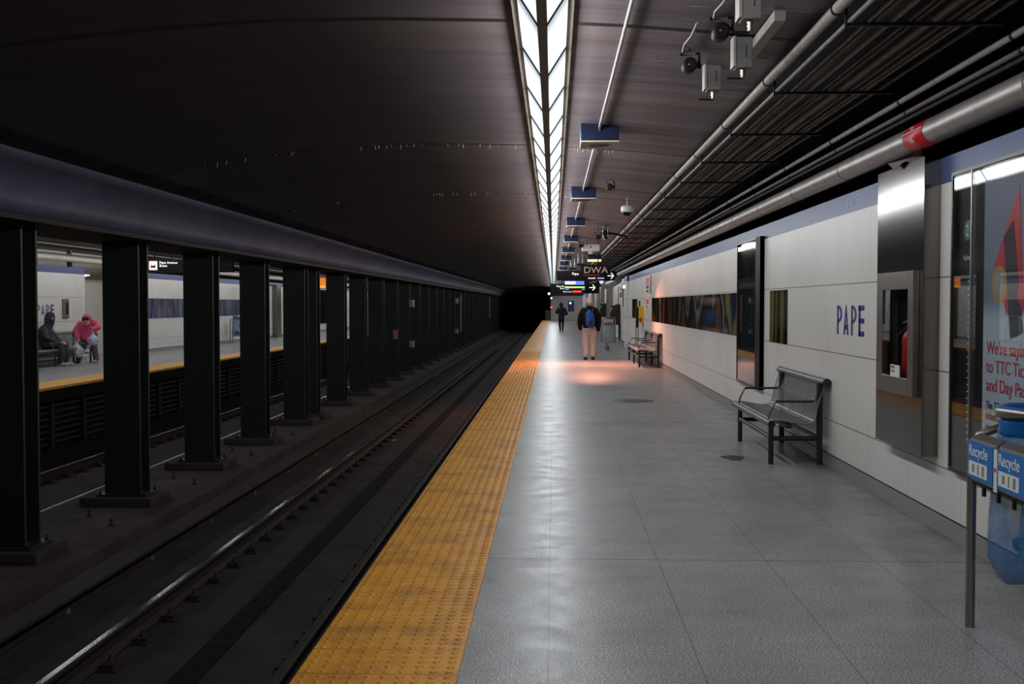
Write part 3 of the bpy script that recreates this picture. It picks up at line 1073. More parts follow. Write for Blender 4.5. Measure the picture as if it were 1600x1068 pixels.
dome(1.02, 15.6, 2.75, 'white dome camera hanging beside the pale conduit')
wb = empty('equipment_box', (0.86, 26.0, 2.74), 'cream flat equipment box with a round hole, hung under the ceiling', 'box')
MB().box(-0.2, 0.2, 0, 0.35, -0.06, 0.09).build('housing', M_WHITE, wb, 0.004)
MB().lathe([(0.0, -0.004), (0.018, -0.004), (0.018, 0.0)], (0, 0, 0.03), 12, 'Y').build('port', M_BLACK, wb)
MB().lathe([(0.0, -0.13), (0.05, -0.125), (0.065, -0.1), (0.065, -0.06)], (0.0, 0.1, 0), 16).build('sensor_dome', M_WHITE, wb)
MB().box(-0.215, -0.205, -0.01, 0.02, -0.04, 0.22).build('strap', M_WHITE, wb)
sb = empty('bracket_frame', (1.02, 22.0, 2.78), 'silver slotted bracket frame hung under the ceiling beside the pipe bank', 'bracket')
MB().box(-0.06, -0.04, -0.1, 0.1, -0.05, 0.2).box(0.04, 0.06, -0.1, 0.1, 0.0, 0.2).build('upright', M_STEELD, sb)
MB().lathe([(0.0, -0.11), (0.05, -0.10), (0.065, -0.07), (0.065, -0.05), (0.045, -0.04), (0.045, 0.14)], (-0.01, 0, 0), 14).build('canister', M_STEELD, sb)
MB().tube([(0.05, 0, 0.06), (0.3, 0, 0.02), (0.42, 0, -0.02)], 0.02, 8).build('lead', M_BLACK, sb)

# orange waiting-area lamp
lp = empty('waiting_area_lamp', (1.00, 27.5, -0.13), 'navy hanging lamp glowing orange over the waiting area sign', 'lamp')
MB().box(-0.175, 0.175, 0.0, 0.35, 2.66, 2.80).build('housing', M_BLUE_SHADED, lp)
MB().add([(-0.165, -0.005, 2.675), (0.165, -0.005, 2.675), (0.165, 0.28, 2.645), (-0.165, 0.28, 2.645), (-0.165, 0, 2.655), (0.165, 0, 2.655), (0.165, 0.28, 2.63), (-0.165, 0.28, 2.63)],
         [(0, 3, 2, 1), (4, 5, 6, 7), (0, 1, 5, 4), (1, 2, 6, 5), (2, 3, 7, 6), (3, 0, 4, 7)]).build('lamp_lens', glow('orange_lamp', (1.0, 0.42, 0.12, 1), 2.2), lp)
MB().tube([(-0.1, 0.15, 2.80), (-0.1, 0.15, 3.07)], 0.012, 6).tube([(0.1, 0.15, 2.80), (0.1, 0.15, 3.07)], 0.012, 6).build('stem', M_BLACK, lp)
sl = bpy.data.lights.new('orange_beam', 'AREA')
sl.shape = 'RECTANGLE'
sl.size, sl.size_y = 0.36, 0.2
sl.energy = 125
sl.spread = math.radians(132)
sl.color = (1.0, 0.38, 0.24)
slo = bpy.data.objects.new('orange_beam', sl)
col.objects.link(slo)
slo.parent = lp
slo.location = (0, 0.1, 2.60)
slo.rotation_euler = (math.radians(-22), 0, 0)

# ------------------------------------------------------------------ hanging signs
def arrow(m, x, y, z, s):
    m.box(x - s, x + s * 0.75, y - 0.004, y, z - 0.13 * s, z + 0.13 * s)
    for q in (1, -1):
        m.poly([(x + 0.05 * s, y, z + q * 0.95 * s), (x + 0.28 * s, y, z + q * 1.08 * s), (x + s * 1.15, y, z + q * 0.08 * s), (x + s * 0.95, y, z - q * 0.12 * s)], (0, -0.004, 0))


def sign(name, x0, x1, y, z0, z1, label, depth=0.14):
    o = empty(name, (0, y, 0), label, 'sign')
    MB().box(x0, x1, 0, depth, z0, z1).build('panel', M_BLACK, o, 0.006)
    m = MB()
    for x in (x0 + (x1 - x0) * 0.25, x0 + (x1 - x0) * 0.75):
        m.tube([(x, depth / 2, z1), (x, depth / 2, 3.0)], 0.012, 8)
    m.build('hanger_rod', M_BLACK, o)
    return o


dw = sign('waiting_area_sign', 0.636, 1.185, 26.5, 2.077, 2.386, 'black sign reading DWA hanging below the orange lamp', 0.06)
text('lettering', 'DWA', 0.21, (0.70, -0.004, 2.186), TOWARD_CAM, flat('pinkish_letters', sr(225, 190, 184), 0.5, var=0.02), dw, sx=1.12)
text('small_lettering', 'Designated Waiting Area', 0.042, (0.70, -0.004, 2.125), TOWARD_CAM, flat('orange_letters', sr(200, 100, 60), 0.5), dw, sx=0.9)
s1 = sign('direction_sign', 0.10, 2.08, 38.0, 2.25, 2.58, 'long black hanging sign with a white arrow behind the DWA sign')
text('lettering', 'Pape', 0.12, (0.62, -0.006, 2.44), TOWARD_CAM, M_TXTW, s1)
m = MB()
arrow(m, 1.92, -0.001, 2.41, 0.10)
m.build('arrow', M_TXTW, s1)
MB().box(1.17, 1.41, -0.006, 0, 2.31, 2.37).build('route_badge', glow('lit_peach', (1.0, 0.72, 0.6, 1), 1.0), s1)
MB().box(1.48, 1.70, -0.006, 0, 2.31, 2.37).build('exit_badge', glow('lit_blue', (0.35, 0.5, 1.0, 1), 1.0), s1)
text('badge_lettering', 'Buses', 0.05, (1.22, -0.0075, 2.325), TOWARD_CAM, M_DARKTXT, s1)
text('badge_lettering', 'Exit', 0.05, (1.54, -0.0075, 2.325), TOWARD_CAM, M_WHITE, s1)
s2 = sign('direction_sign', -0.16, 2.1, 52.0, 1.95, 2.40, 'lower black hanging sign with a small arrow, behind the train screen')
text('lettering', 'Pape Ave', 0.11, (0.13, -0.006, 2.25), TOWARD_CAM, M_TXTW, s2)
text('lettering', 'Buses', 0.11, (0.3, -0.006, 2.15), TOWARD_CAM, M_TXTW, s2)
m = MB()
arrow(m, 1.78, -0.001, 2.22, 0.13)
m.build('arrow', M_TXTW, s2)
tv = sign('train_screen', 0.48, 1.42, 50.0, 1.93, 2.50, 'hanging next-train screen showing blue and green bands', 0.12)
MB().box(0.5, 1.36, -0.004, 0, 2.32, 2.48).build('picture', glow('screen_blue', (0.12, 0.2, 0.9, 1), 1.1), tv)
MB().box(0.5, 0.98, -0.006, -0.004, 2.34, 2.47).build('caption', glow('screen_pink', (0.8, 0.62, 0.9, 1), 0.9), tv)
MB().box(0.5, 1.38, -0.004, 0, 2.17, 2.24).build('ticker', glow('screen_green', (0.5, 0.85, 0.12, 1), 1.0), tv)
MB().box(0.52, 0.68, -0.004, 0, 2.09, 2.14).box(1.26, 1.38, -0.004, 0, 2.09, 2.14).build('tab', glow('screen_cyan', (0.05, 0.35, 0.8, 1), 0.9), tv)
MB().box(0.84, 1.24, -0.004, 0, 1.97, 2.06).build('alert', glow('screen_red', (0.85, 0.05, 0.03, 1), 1.0), tv)
text('lettering', 'Next train', 0.09, (0.42, -0.006, 1.98), TOWARD_CAM, M_TXTW, tv)
# smaller fittings farther along
for k, (x, y, z) in enumerate([(0.80, 33.5, 2.74), (0.62, 36.5, 2.72)]):
    o = empty('equipment_rack', (x, y, z), ['black equipment frame hanging just left of the orange lamp', 'black equipment frame hanging above the long direction sign'][k], 'bracket')
    MB().box(-0.08, -0.05, -0.1, 0.1, -0.1, 0.22).box(0.05, 0.08, -0.1, 0.1, -0.1, 0.22).build('upright', M_STEELD, o)
    MB().box(-0.12, 0.12, -0.12, 0.12, -0.14, -0.08).build('tray', M_BLACK, o, 0.01)

# ------------------------------------------------------------------ things on the right wall
# station name
def glyph(m, ch, u0, wd, z0, ht, place):
    """u runs in reading direction; place(u, z) gives the wall point"""
    s = 0.19 * wd / 0.55 * 0.55
    st = wd * 0.26
    if ch == 'E':
        m.append([(u0, z0), (u0 + st * 1.2, z0), (u0 + st * 1.2, z0 + ht), (u0, z0 + ht)])
        for a in (0, 0.42, 0.84):
            m.append([(u0, z0 + a * ht), (u0 + wd, z0 + a * ht), (u0 + wd, z0 + (a + 0.16) * ht), (u0, z0 + (a + 0.16) * ht)])
    if ch == 'P':
        m.append([(u0, z0), (u0 + st, z0), (u0 + st, z0 + ht), (u0, z0 + ht)])
        cz, rz = z0 + ht * 0.70, ht * 0.30
        o_, i_ = [], []
        for k in range(13):
            a = PI / 2 - PI * k / 12
            o_.append((u0 + st * 0.6 + (wd - st * 0.6) * math.cos(a), cz + rz * math.sin(a)))
            i_.append((u0 + st * 0.6 + (wd - st * 1.6) * math.cos(a), cz + (rz - ht * 0.10) * math.sin(a)))
        for k in range(12):
            m.append([o_[k], o_[k + 1], i_[k + 1], i_[k]])
    if ch == 'A':
        t_ = wd * 0.30
        c_ = u0 + wd / 2
        m.append([(u0, z0), (u0 + t_ * 0.8, z0), (c_ + t_ * 0.2, z0 + ht), (c_ - t_ * 0.15, z0 + ht)])
        m.append([(u0 + wd, z0), (u0 + wd - t_ * 0.8, z0), (c_ - t_ * 0.2, z0 + ht), (c_ + t_ * 0.15, z0 + ht)])
        m.append([(u0 + wd * 0.2, z0 + ht * 0.18), (u0 + wd * 0.8, z0 + ht * 0.18), (u0 + wd * 0.75, z0 + ht * 0.34), (u0 + wd * 0.25, z0 + ht * 0.34)])


def station_name(label, place, d, span, z0, ht, mat, name='station_name'):
    o = None
    wd = span * 0.185
    us = [0, span * 0.255, span * 0.545, span * 0.815]
    o = bpy.data.objects.new(name, None)
    col.objects.link(o)
    tag(o, label, 'sign')
    for ch, u in zip('PAPE', us):
        q = []
        glyph(q, ch, u, wd, z0, ht, place)
        m = MB()
        for poly in q:
            m.poly([place(a, b) for a, b in poly], d)
        m.build('letter_' + ch.lower(), mat, o)
    return o


station_name('blue letters PAPE on the white wall panel above the near bench', lambda u, z: (XW - 0.0005, 9.93 - u, z), (-0.004, 0, 0), 0.85, 1.19, 0.25, M_PAPEBLUE)
station_name('blue letters PAPE on the far wall behind the seated person', lambda u, z: (XF + 0.0005, 25.92 + u, z), (0.004, 0, 0), 0.9, 1.19, 0.25, M_PAPEBLUE)
station_name('faint grey letters PAPE on the blue band above the near wall name', lambda u, z: (XW - 0.0005, 9.62 - u, z), (-0.002, 0, 0), 0.34, 2.27, 0.075, flat('faded_letters', sr(104, 118, 150), 0.3), 'band_lettering')
if False:
    ghost = station_name('ghost letters PAPE repeated above the faint ones on the blue band', lambda u, z: (XW - 0.0005, 9.62 - u, z), (-0.0015, 0, 0), 0.34, 2.352, 0.02, flat('faded_letters', sr(104, 118, 150), 0.3), 'band_lettering')

# stainless cabinet with an extinguisher
cb = empty('extinguisher_cabinet', (0, 0, 0), 'tall stainless steel cabinet on the wall between PAPE and the poster case', 'cabinet')
XC = XW - 0.107
yb0, yb1 = 7.33, 8.36
hs = MB().box(XC, XC + 0.006, yb0, 7.50, 0.46, 2.40).box(XC, XC + 0.006, 8.08, yb1, 0.46, 2.40).box(XC, XC + 0.006, 7.50, 8.08, 1.55, 2.40).box(XC, XC + 0.006, 7.50, 8.08, 0.46, 0.955)
hs.box(XC + 0.006, XW, yb0, yb0 + 0.006, 0.46, 2.40).box(XC + 0.006, XW, yb1 - 0.006, yb1, 0.46, 2.40).box(XC + 0.006, XW, yb0 + 0.006, yb1 - 0.006, 2.394, 2.40).box(XC + 0.006, XW, yb0 + 0.006, yb1 - 0.006, 0.46, 0.466)
hs.build('housing', M_STEEL, cb)
XD = XC - 0.045
d0, d1 = 7.40, 8.20
m = MB()
m.box(XD, XC, d0, 7.50, 0.84, 1.67).box(XD, XC, 8.08, d1, 0.84, 1.67).box(XD, XC, 7.50, 8.08, 1.55, 1.67).box(XD, XC, 7.50, 8.08, 0.84, 0.955)
dr_ = m.build('door', M_STEELD, cb, 0.003)
MB().box(XW - 0.006, XW - 0.001, 7.40, 8.2, 0.9, 1.6).build('recess_back', M_BLACK, cb)
MB().box(XD + 0.003, XD + 0.006, 7.50, 8.08, 0.955, 1.55).build('pane', M_PANE, cb)
MB().box(XD - 0.001, XD + 0.003, 7.66, 7.86, 0.955, 1.035).build('notice', M_WHITE, cb)
text('notice_lettering', 'BREAK\nGLASS', 0.028, (XD - 0.0015, 7.84, 1.01), ON_RIGHT, M_REDTXT, cb)
MB().lathe([(0.0, 0.90), (0.052, 0.90), (0.052, 1.22), (0.035, 1.26), (0.014, 1.28), (0.014, 1.33), (0, 1.33)], (XC + 0.045, 7.72, 0), 16).build('extinguisher', M_RED, cb)
MB().tube([(XC + 0.035, 7.72, 1.30), (XC + 0.0, 7.84, 1.24), (XC + 0.0, 7.86, 1.0)], 0.008, 8).build('hose', M_CABLE, cb)
MB().tube([(XC + 0.03, 7.62, 1.35), (XC + 0.03, 7.82, 1.32)], 0.009, 8).build('lever', M_STEELD, cb)


# display cases
def case(y0, y1, label):
    o = empty('display_case', (0, 0, 0), label, 'display case')
    z0, z1 = 0.43, 2.255
    X0 = XW - 0.05
    e = 0.022
    MB().box(X0, XW, y0, y0 + e, z0, z1).box(X0, XW, y1 - e, y1, z0, z1).box(X0, XW, y0 + e, y1 - e, z1 - e, z1).box(X0, XW, y0 + e, y1 - e, z0, z0 + e).build('frame', flat('bronze_frame', sr(66, 60, 54), 0.35, 0.6), o)
    MB().box(XW - 0.02, XW, y0 + e, y1 - e, z0 + e, z1 - e).build('backing', M_BLACK, o)
    MB().box(X0 + 0.006, X0 + 0.01, y0 + e, y1 - e, z0 + e, z1 - e).build('pane', M_PANE, o)
    return o, X0


c1, X0 = case(4.6, 7.0, 'display case with the ticket poster beside the stainless cabinet')
MB().box(X0 - 0.002, X0 + 0.004, 6.655, 6.672, 0.452, 2.233).build('mullion', M_STEELD, c1)
XP = XW - 0.0235
pt = NT('poster_paper')
pt.co()
g = pt.math('MULTIPLY', pt.math('SUBTRACT', pt.z, 1.35), 8.0, clamp=True)
pt.l(pt.mix(g, sr(176, 192, 206), sr(112, 122, 142)), pt.b.inputs['Base Color'])
pt.b.inputs['Roughness'].default_value = 0.5
MB().box(XP, XP + 0.003, 4.9, 6.53, 0.50, 2.20).build('poster', pt.m, c1)
q = MB()
q.poly([(XP, 6.38, 1.66), (XP, 6.05, 2.08), (XP, 5.98, 1.42), (XP, 6.10, 1.30), (XP, 6.28, 1.50)], (-0.002, 0, 0))
q.build('red_ticket', M_RED, c1)
MB().poly([(XP - 0.002, 6.25, 1.82), (XP - 0.002, 6.12, 1.90), (XP - 0.002, 5.98, 1.30), (XP - 0.002, 6.14, 1.26)], (-0.001, 0, 0)).build('dark_ticket', M_DARKTXT, c1)
MB().lathe([(0.105, -0.003), (0.105, 0.0)], (XP, 6.30, 1.56), 28, 'X').build('gold_coin', flat('gold_print', sr(170, 140, 66), 0.4), c1)
MB().lathe([(0.07, -0.005), (0.07, -0.003)], (XP, 6.30, 1.56), 28, 'X').build('silver_coin', flat('silver_print', sr(150, 150, 150), 0.4), c1)
MB().lathe([(0.06, -0.004), (0.06, 0.0)], (XP, 5.99, 1.50), 24, 'X').build('red_token', M_RED, c1)
MB().box(XP - 0.003, XP, 5.4, 5.86, 1.80, 2.05).build('red_caption', M_RED, c1)
text('heading', "We're saying goodbye\nto TTC Tickets, Tokens\nand Day Passes.", 0.105, (XP - 0.002, 6.47, 1.17), ON_RIGHT, M_REDTXT, c1, sx=1.05)
text('small_print', "The TTC will stop accepting\ntickets, tokens, and day\npasses.", 0.062, (XP - 0.002, 6.47, 0.86), ON_RIGHT, M_DARKTXT, c1)
# route strip
MB().lathe([(0.062, -0.004), (0.062, 0.0)], (XW - 0.0215, 6.785, 1.89), 26, 'X').build('route_disc', M_GREEN, c1)
text('route_number', '2', 0.10, (XW - 0.027, 6.81, 1.855), ON_RIGHT, M_WHITE, c1, ext=0.0005)
text('end_station', 'Kipling', 0.042, (XW - 0.0215, 6.86, 1.715), ON_RIGHT, M_WHITE, c1, ext=0.0005)
MB().box(XW - 0.0225, XW - 0.02, 6.75, 6.765, 0.62, 1.62).build('route_line', M_GREEN, c1)
m = MB()
for k in range(24):
    m.box(XW - 0.0235, XW - 0.0205, 6.75, 6.78, 0.64 + k * 0.041, 0.646 + k * 0.041)
m.build('station_tick', M_WHITE, c1)

c2, X0 = case(13.36, 15.05, 'tall dark display case between the small and the long picture strips')
MB().box(XW - 0.024, XW - 0.02, 13.64, 15.02, 0.46, 2.22).build('print', M_ART4, c2)
MB().box(X0 - 0.004, XW, 13.36, 13.66, 0.43, 2.255).build('side_panel', M_BLACK, c2)

# picture strips
tag(MB().box(XW - 0.005, XW, 12.03, 13.0, 1.02, 1.605).build('picture_panel', M_ART2, None), 'small green forest picture panel between the display case and PAPE', 'picture')
tag(MB().box(XW - 0.005, XW, 15.12, 28.5, 1.02, 1.605).build('picture_panel', M_ART1, None), 'long dark striped forest picture strip on the right wall', 'picture')
tag(MB().box(XW - 0.005, XW, 33.4, 35.6, 1.02, 1.605).build('picture_panel', M_ART1, None), 'narrow dark picture panel behind the yellow phone box', 'picture')

# waiting area wall sign
o = empty('waiting_area_notice', (0, 0, 0), 'tall orange and white waiting area notice on the wall before the yellow box', 'notice')
MB().box(XW - 0.006, XW, 29.35, 30.35, 1.30, 2.16).build('panel', M_PINKW, o)
MB().box(XW - 0.009, XW - 0.006, 29.45, 30.25, 1.98, 2.15).build('orange_block', M_ORANGE, o)
MB().box(XW - 0.009, XW - 0.006, 29.45, 30.25, 1.45, 1.58).build('orange_block', M_ORANGE, o)
MB().box(XW - 0.009, XW - 0.006, 29.5, 30.15, 1.86, 1.95).box(XW - 0.009, XW - 0.006, 29.5, 30.15, 1.76, 1.83).build('pictogram', M_DARKTXT, o)
text('lettering', 'DWA', 0.1, (XW - 0.008, 30.1, 1.34), ON_RIGHT, M_DARKTXT, o)
o = empty('waiting_area_notice', (0, 0, 0), 'farther orange and white notice on the wall above the telephone hood', 'notice')
XB = XW + 0.07
MB().box(XB - 0.006, XB, 41.5, 44.0, 1.35, 2.1).build('panel', M_PINKW, o)
MB().box(XB - 0.01, XB - 0.006, 42.1, 43.4, 1.95, 2.08).build('orange_block', M_ORANGE, o)
MB().box(XB - 0.01, XB - 0.006, 42.1, 43.4, 1.7, 1.9).build('pictogram', M_DARKTXT, o)
MB().box(XB - 0.02, XB, 41.2, 41.5, 1.35, 2.15).box(XB - 0.02, XB, 44.0, 44.4, 1.35, 2.15).build('side_strip', M_BROWNP, o)
tag(MB().box(XW - 0.01, XW, 28.75, 28.95, 1.72, 2.2).build('notice_strip', M_BROWNP), 'thin dark vertical strip just past the long picture', 'notice')

# yellow assistance box on rails
o = empty('assistance_box', (0, 0, 0), 'yellow emergency telephone box standing out from the wall on poles', 'telephone box')
MB().box(2.36, XW, 31.2, 31.6, 0.93, 1.40).build('housing', M_YBOX, o, 0.01)
MB().box(2.31, 2.36, 31.25, 31.6, 0.80, 1.38).build('side_panel', M_BLACK, o)
MB().tube([(2.42, 31.15, 0.98), (2.37, 31.13, 1.03), (2.44, 31.13, 1.06)], 0.02, 8).build('handset', M_RUST, o)
MB().tube([(2.30, 31.4, 0.0), (2.30, 31.4, 1.0)], 0.014, 8).build('pole', M_STEELD, o)
MB().tube([(2.36, 31.4, 0.0), (2.36, 31.4, 0.93)], 0.014, 8).build('pole', M_STEELD, o)
MB().tube([(2.4, 31.4, 1.40), (2.4, 31.4, 1.55)], 0.02, 8).build('stub', M_CABLE, o)


def hood(x, y, z0, z1, label, s=1.0):
    o = empty('telephone_hood', (x, y, 0), label, 'telephone')
    h = z1 - z0
    pr = [(XB - x, z0 + 0.0), (-0.32 * s, z0 + 0.0), (-0.34 * s, z0 + 0.08), (-0.18 * s, z0 + 0.2), (-0.16 * s, z0 + 0.62 * h), (-0.02, z0 + 0.9 * h), (0.05, z1), (XB - x, z1)]
    MB().prism(pr, 0, 0.06).build('side_panel', M_BROWNP, o)
    MB().prism(pr, 0.6, 0.66).build('side_panel', M_BROWNP, o)
    MB().box(-0.16 * s, XB - x, 0.06, 0.6, z1 - 0.12, z1 - 0.04).build('top', M_BROWNP, o)
    MB().box(0.0, XB - x, 0.2, 0.46, z0 + 0.25, z0 + 0.6).build('telephone', flat('phone_red', sr(120, 50, 50), 0.5), o)
    MB().box(-0.2 * s, XB - x, 0.06, 0.6, z0 + 0.02, z0 + 0.06).build('shelf', M_BROWNP, o)
    MB().box(XB - x - 0.06, XB - x, 0.1, 0.5, 0.0, z0).build('pedestal', M_BROWNP, o)
    return o


hood(2.36, 43.0, 0.66, 1.45, 'dark brown telephone hood on the wall above the far bin')
hood(2.36, 52.5, 0.80, 1.50, 'dark brown telephone hood farther off behind the walking man')

# stainless uprights farther along
for k, (y, wdt) in enumerate([(48.5, 0.08), (50.2, 0.08), (56.5, 0.12), (60.5, 0.10), (70, 0.14), (83, 0.14)]):
    tag(MB().box(XB - 0.18, XB, y, y + wdt * 8, 0.0, 2.32).build('stainless_pilaster', M_STEELD, None), ['stainless upright on the wall just past the near telephone hood', 'stainless upright between the two telephone hoods, farther one', 'stainless upright just past the farther telephone hood', 'broad stainless upright past the telephones', 'stainless upright well down the right wall', 'farthest stainless upright near the end wall'][k], 'pilaster')
tag(MB().box(XB - 0.02, XB, 54.0, 55.4, 1.3, 2.1).build('wall_poster', M_PINKW), 'pale poster with dark marks above the farther telephone hood', 'poster')
tag(MB().box(XB - 0.012, XB, 64.0, 68.0, 0.5, 2.2).build('wall_poster', flat('greenish_print', sr(120, 134, 112), 0.5)), 'greenish poster down the wall beside the walking man\'s head', 'poster')
tag(MB().box(XB - 0.012, XB, 74.0, 77.0, 1.3, 2.1).build('wall_poster', flat('orange_print', sr(190, 120, 70), 0.5)), 'small orange poster high on the distant right wall', 'poster')
# emergency light
tag(MB().box(2.34, 2.42, 38.0, 38.1, 1.98, 2.10).build('emergency_light', glow('cool_lamp', (0.8, 0.85, 1, 1), 1.0)), 'small lit white lamp on the pier past the yellow box', 'lamp')


# ------------------------------------------------------------------ benches
def bench(y0, nsec, sl, arms, legs, label, loc=None, rz=0):
    """bench along +Y, back towards +X, origin at the wall foot of its near end"""
    o = empty('platform_bench', loc or (XW, y0, 0), label, 'bench', rz=rz)
    L = nsec * sl
    xr, xf = -0.085, -0.52           # rear and front leg lines
    prof_s = [(-0.545, 0.355), (-0.50, 0.40), (-0.44, 0.40), (-0.36, 0.385), (-0.28, 0.37), (-0.22, 0.365), (-0.175, 0.375)]
    prof_b = [(-0.175, 0.375), (-0.145, 0.40), (-0.125, 0.45), (-0.115, 0.52), (-0.10, 0.58), (-0.08, 0.64), (-0.062, 0.70), (-0.055, 0.745)]

    def strips(prof, y_a, y_b, gap):
        m = MB()
        P = [Vector((x, 0, z)) for x, z in prof]
        ln = [0]
        for a, b in zip(P, P[1:]):
            ln.append(ln[-1] + (b - a).length)

        def at(d):
            for i in range(len(P) - 1):
                if d <= ln[i + 1] or i == len(P) - 2:
                    return P[i].lerp(P[i + 1], (d - ln[i]) / (ln[i + 1] - ln[i]))
        d = 0
        step = 0.0165
        while d + step <= ln[-1] + 1e-4:
            a, b = at(d), at(d + step - gap)
            nrm = Vector((-(b - a).z, 0, (b - a).x)).normalized() * 0.004
            m.add([(a.x, y_a, a.z), (b.x, y_a, b.z), (b.x, y_b, b.z), (a.x, y_b, a.z), (a.x + nrm.x, y_a, a.z + nrm.z), (b.x + nrm.x, y_a, b.z + nrm.z), (b.x + nrm.x, y_b, b.z + nrm.z), (a.x + nrm.x, y_b, a.z + nrm.z)],
                  [(0, 3, 2, 1), (4, 5, 6, 7), (0, 1, 5, 4), (1, 2, 6, 5), (2, 3, 7, 6), (3, 0, 4, 7)])
            d += step
        # solid hems at both sides
        for ya in (y_a, y_b - 0.02):
            vv = []
            for p in P:
                vv += [(p.x, ya, p.z), (p.x, ya + 0.02, p.z)]
            k = len(vv)
            vv += [(x, y_, z + 0.005) for x, y_, z in vv]
            ff = []
            for i in range(len(P) - 1):
                j = 2 * i
                ff += [(j, j + 1, j + 3, j + 2), (k + j, k + j + 2, k + j + 3, k + j + 1), (j, j + 2, k + j + 2, k + j), (j + 1, k + j + 1, k + j + 3, j + 3)]
            m.add(vv, ff)
        return m
    for k in range(nsec):
        a, b = k * sl + 0.006, (k + 1) * sl - 0.006
        strips(prof_s, a, b, 0.0035).build('seat', M_BENCH, o)
        strips(prof_b, a, b, 0.0045).build('backrest', M_BENCH, o)
    MB().tube([(-0.53, 0, 0.372), (-0.53, L, 0.372)], 0.032, 16).build('front_roll', M_BENCH, o)
    MB().tube([(-0.04, 0, 0.745), (-0.04, L, 0.745)], 0.036, 16).build('top_roll', M_BENCH, o)
    for yy in (-0.006, L):
        MB().tube([(-0.53, yy, 0.372), (-0.53, yy + 0.006, 0.372)], 0.034, 16).tube([(-0.04, yy, 0.745), (-0.04, yy + 0.006, 0.745)], 0.039, 16).build('end_cap', M_BENCHD, o)
    for ya in arms:
        m = MB().tube([(-0.53, ya, 0.40), (-0.515, ya, 0.46), (-0.47, ya, 0.555), (-0.44, ya, 0.562)], 0.010, 8)
        m.tube([(-0.14, ya, 0.565), (-0.11, ya, 0.575), (-0.095, ya, 0.62)], 0.010, 8)
        m.build('arm_support', M_BENCH, o)
        MB().box(-0.465, -0.125, ya - 0.022, ya + 0.022, 0.555, 0.575).build('armrest', M_BENCHD, o, 0.006)
    for yl in legs:
        MB().tube([(xf, yl, 0.0), (xf, yl, 0.36)], 0.024, 14).build('leg', M_BENCHD, o)
        MB().tube([(xr, yl, 0.0), (xr, yl, 0.74)], 0.028, 14).build('leg', M_BENCHD, o)
        MB().tube([(xf, yl, 0.235), (xr, yl, 0.235)], 0.022, 10).build('cross_rail', M_BENCHD, o)
    MB().tube([(xf, legs[0], 0.24), (xf, legs[-1] + 0.08, 0.24)], 0.02, 10).build('front_rail', M_BENCHD, o)
    MB().tube([(xr, legs[0], 0.24), (xr, legs[-1] + 0.08, 0.24)], 0.02, 10).build('rear_rail', M_BENCHD, o)
    MB().box(-0.40, -0.34, 0.02, L - 0.02, 0.33, 0.365).build('seat_beam', M_BENCHD, o)
    return o


bench(10.12, 4, 0.515, (0.16, 1.8), (0.08, 1.76), 'grey slatted metal bench against the right wall under PAPE')
bench(25.75, 7, 0.60, (0.25, 1.85, 3.45), (0.06, 1.8, 3.5), 'farther grey metal bench with three armrests in the orange light')
bench(27.9, 7, 0.6, (0.25, 2.2, 3.9), (0.1, 2.1, 3.9), 'metal bench on the opposite platform under the seated person', loc=(XF + 0.03, 27.75, 0), rz=PI)

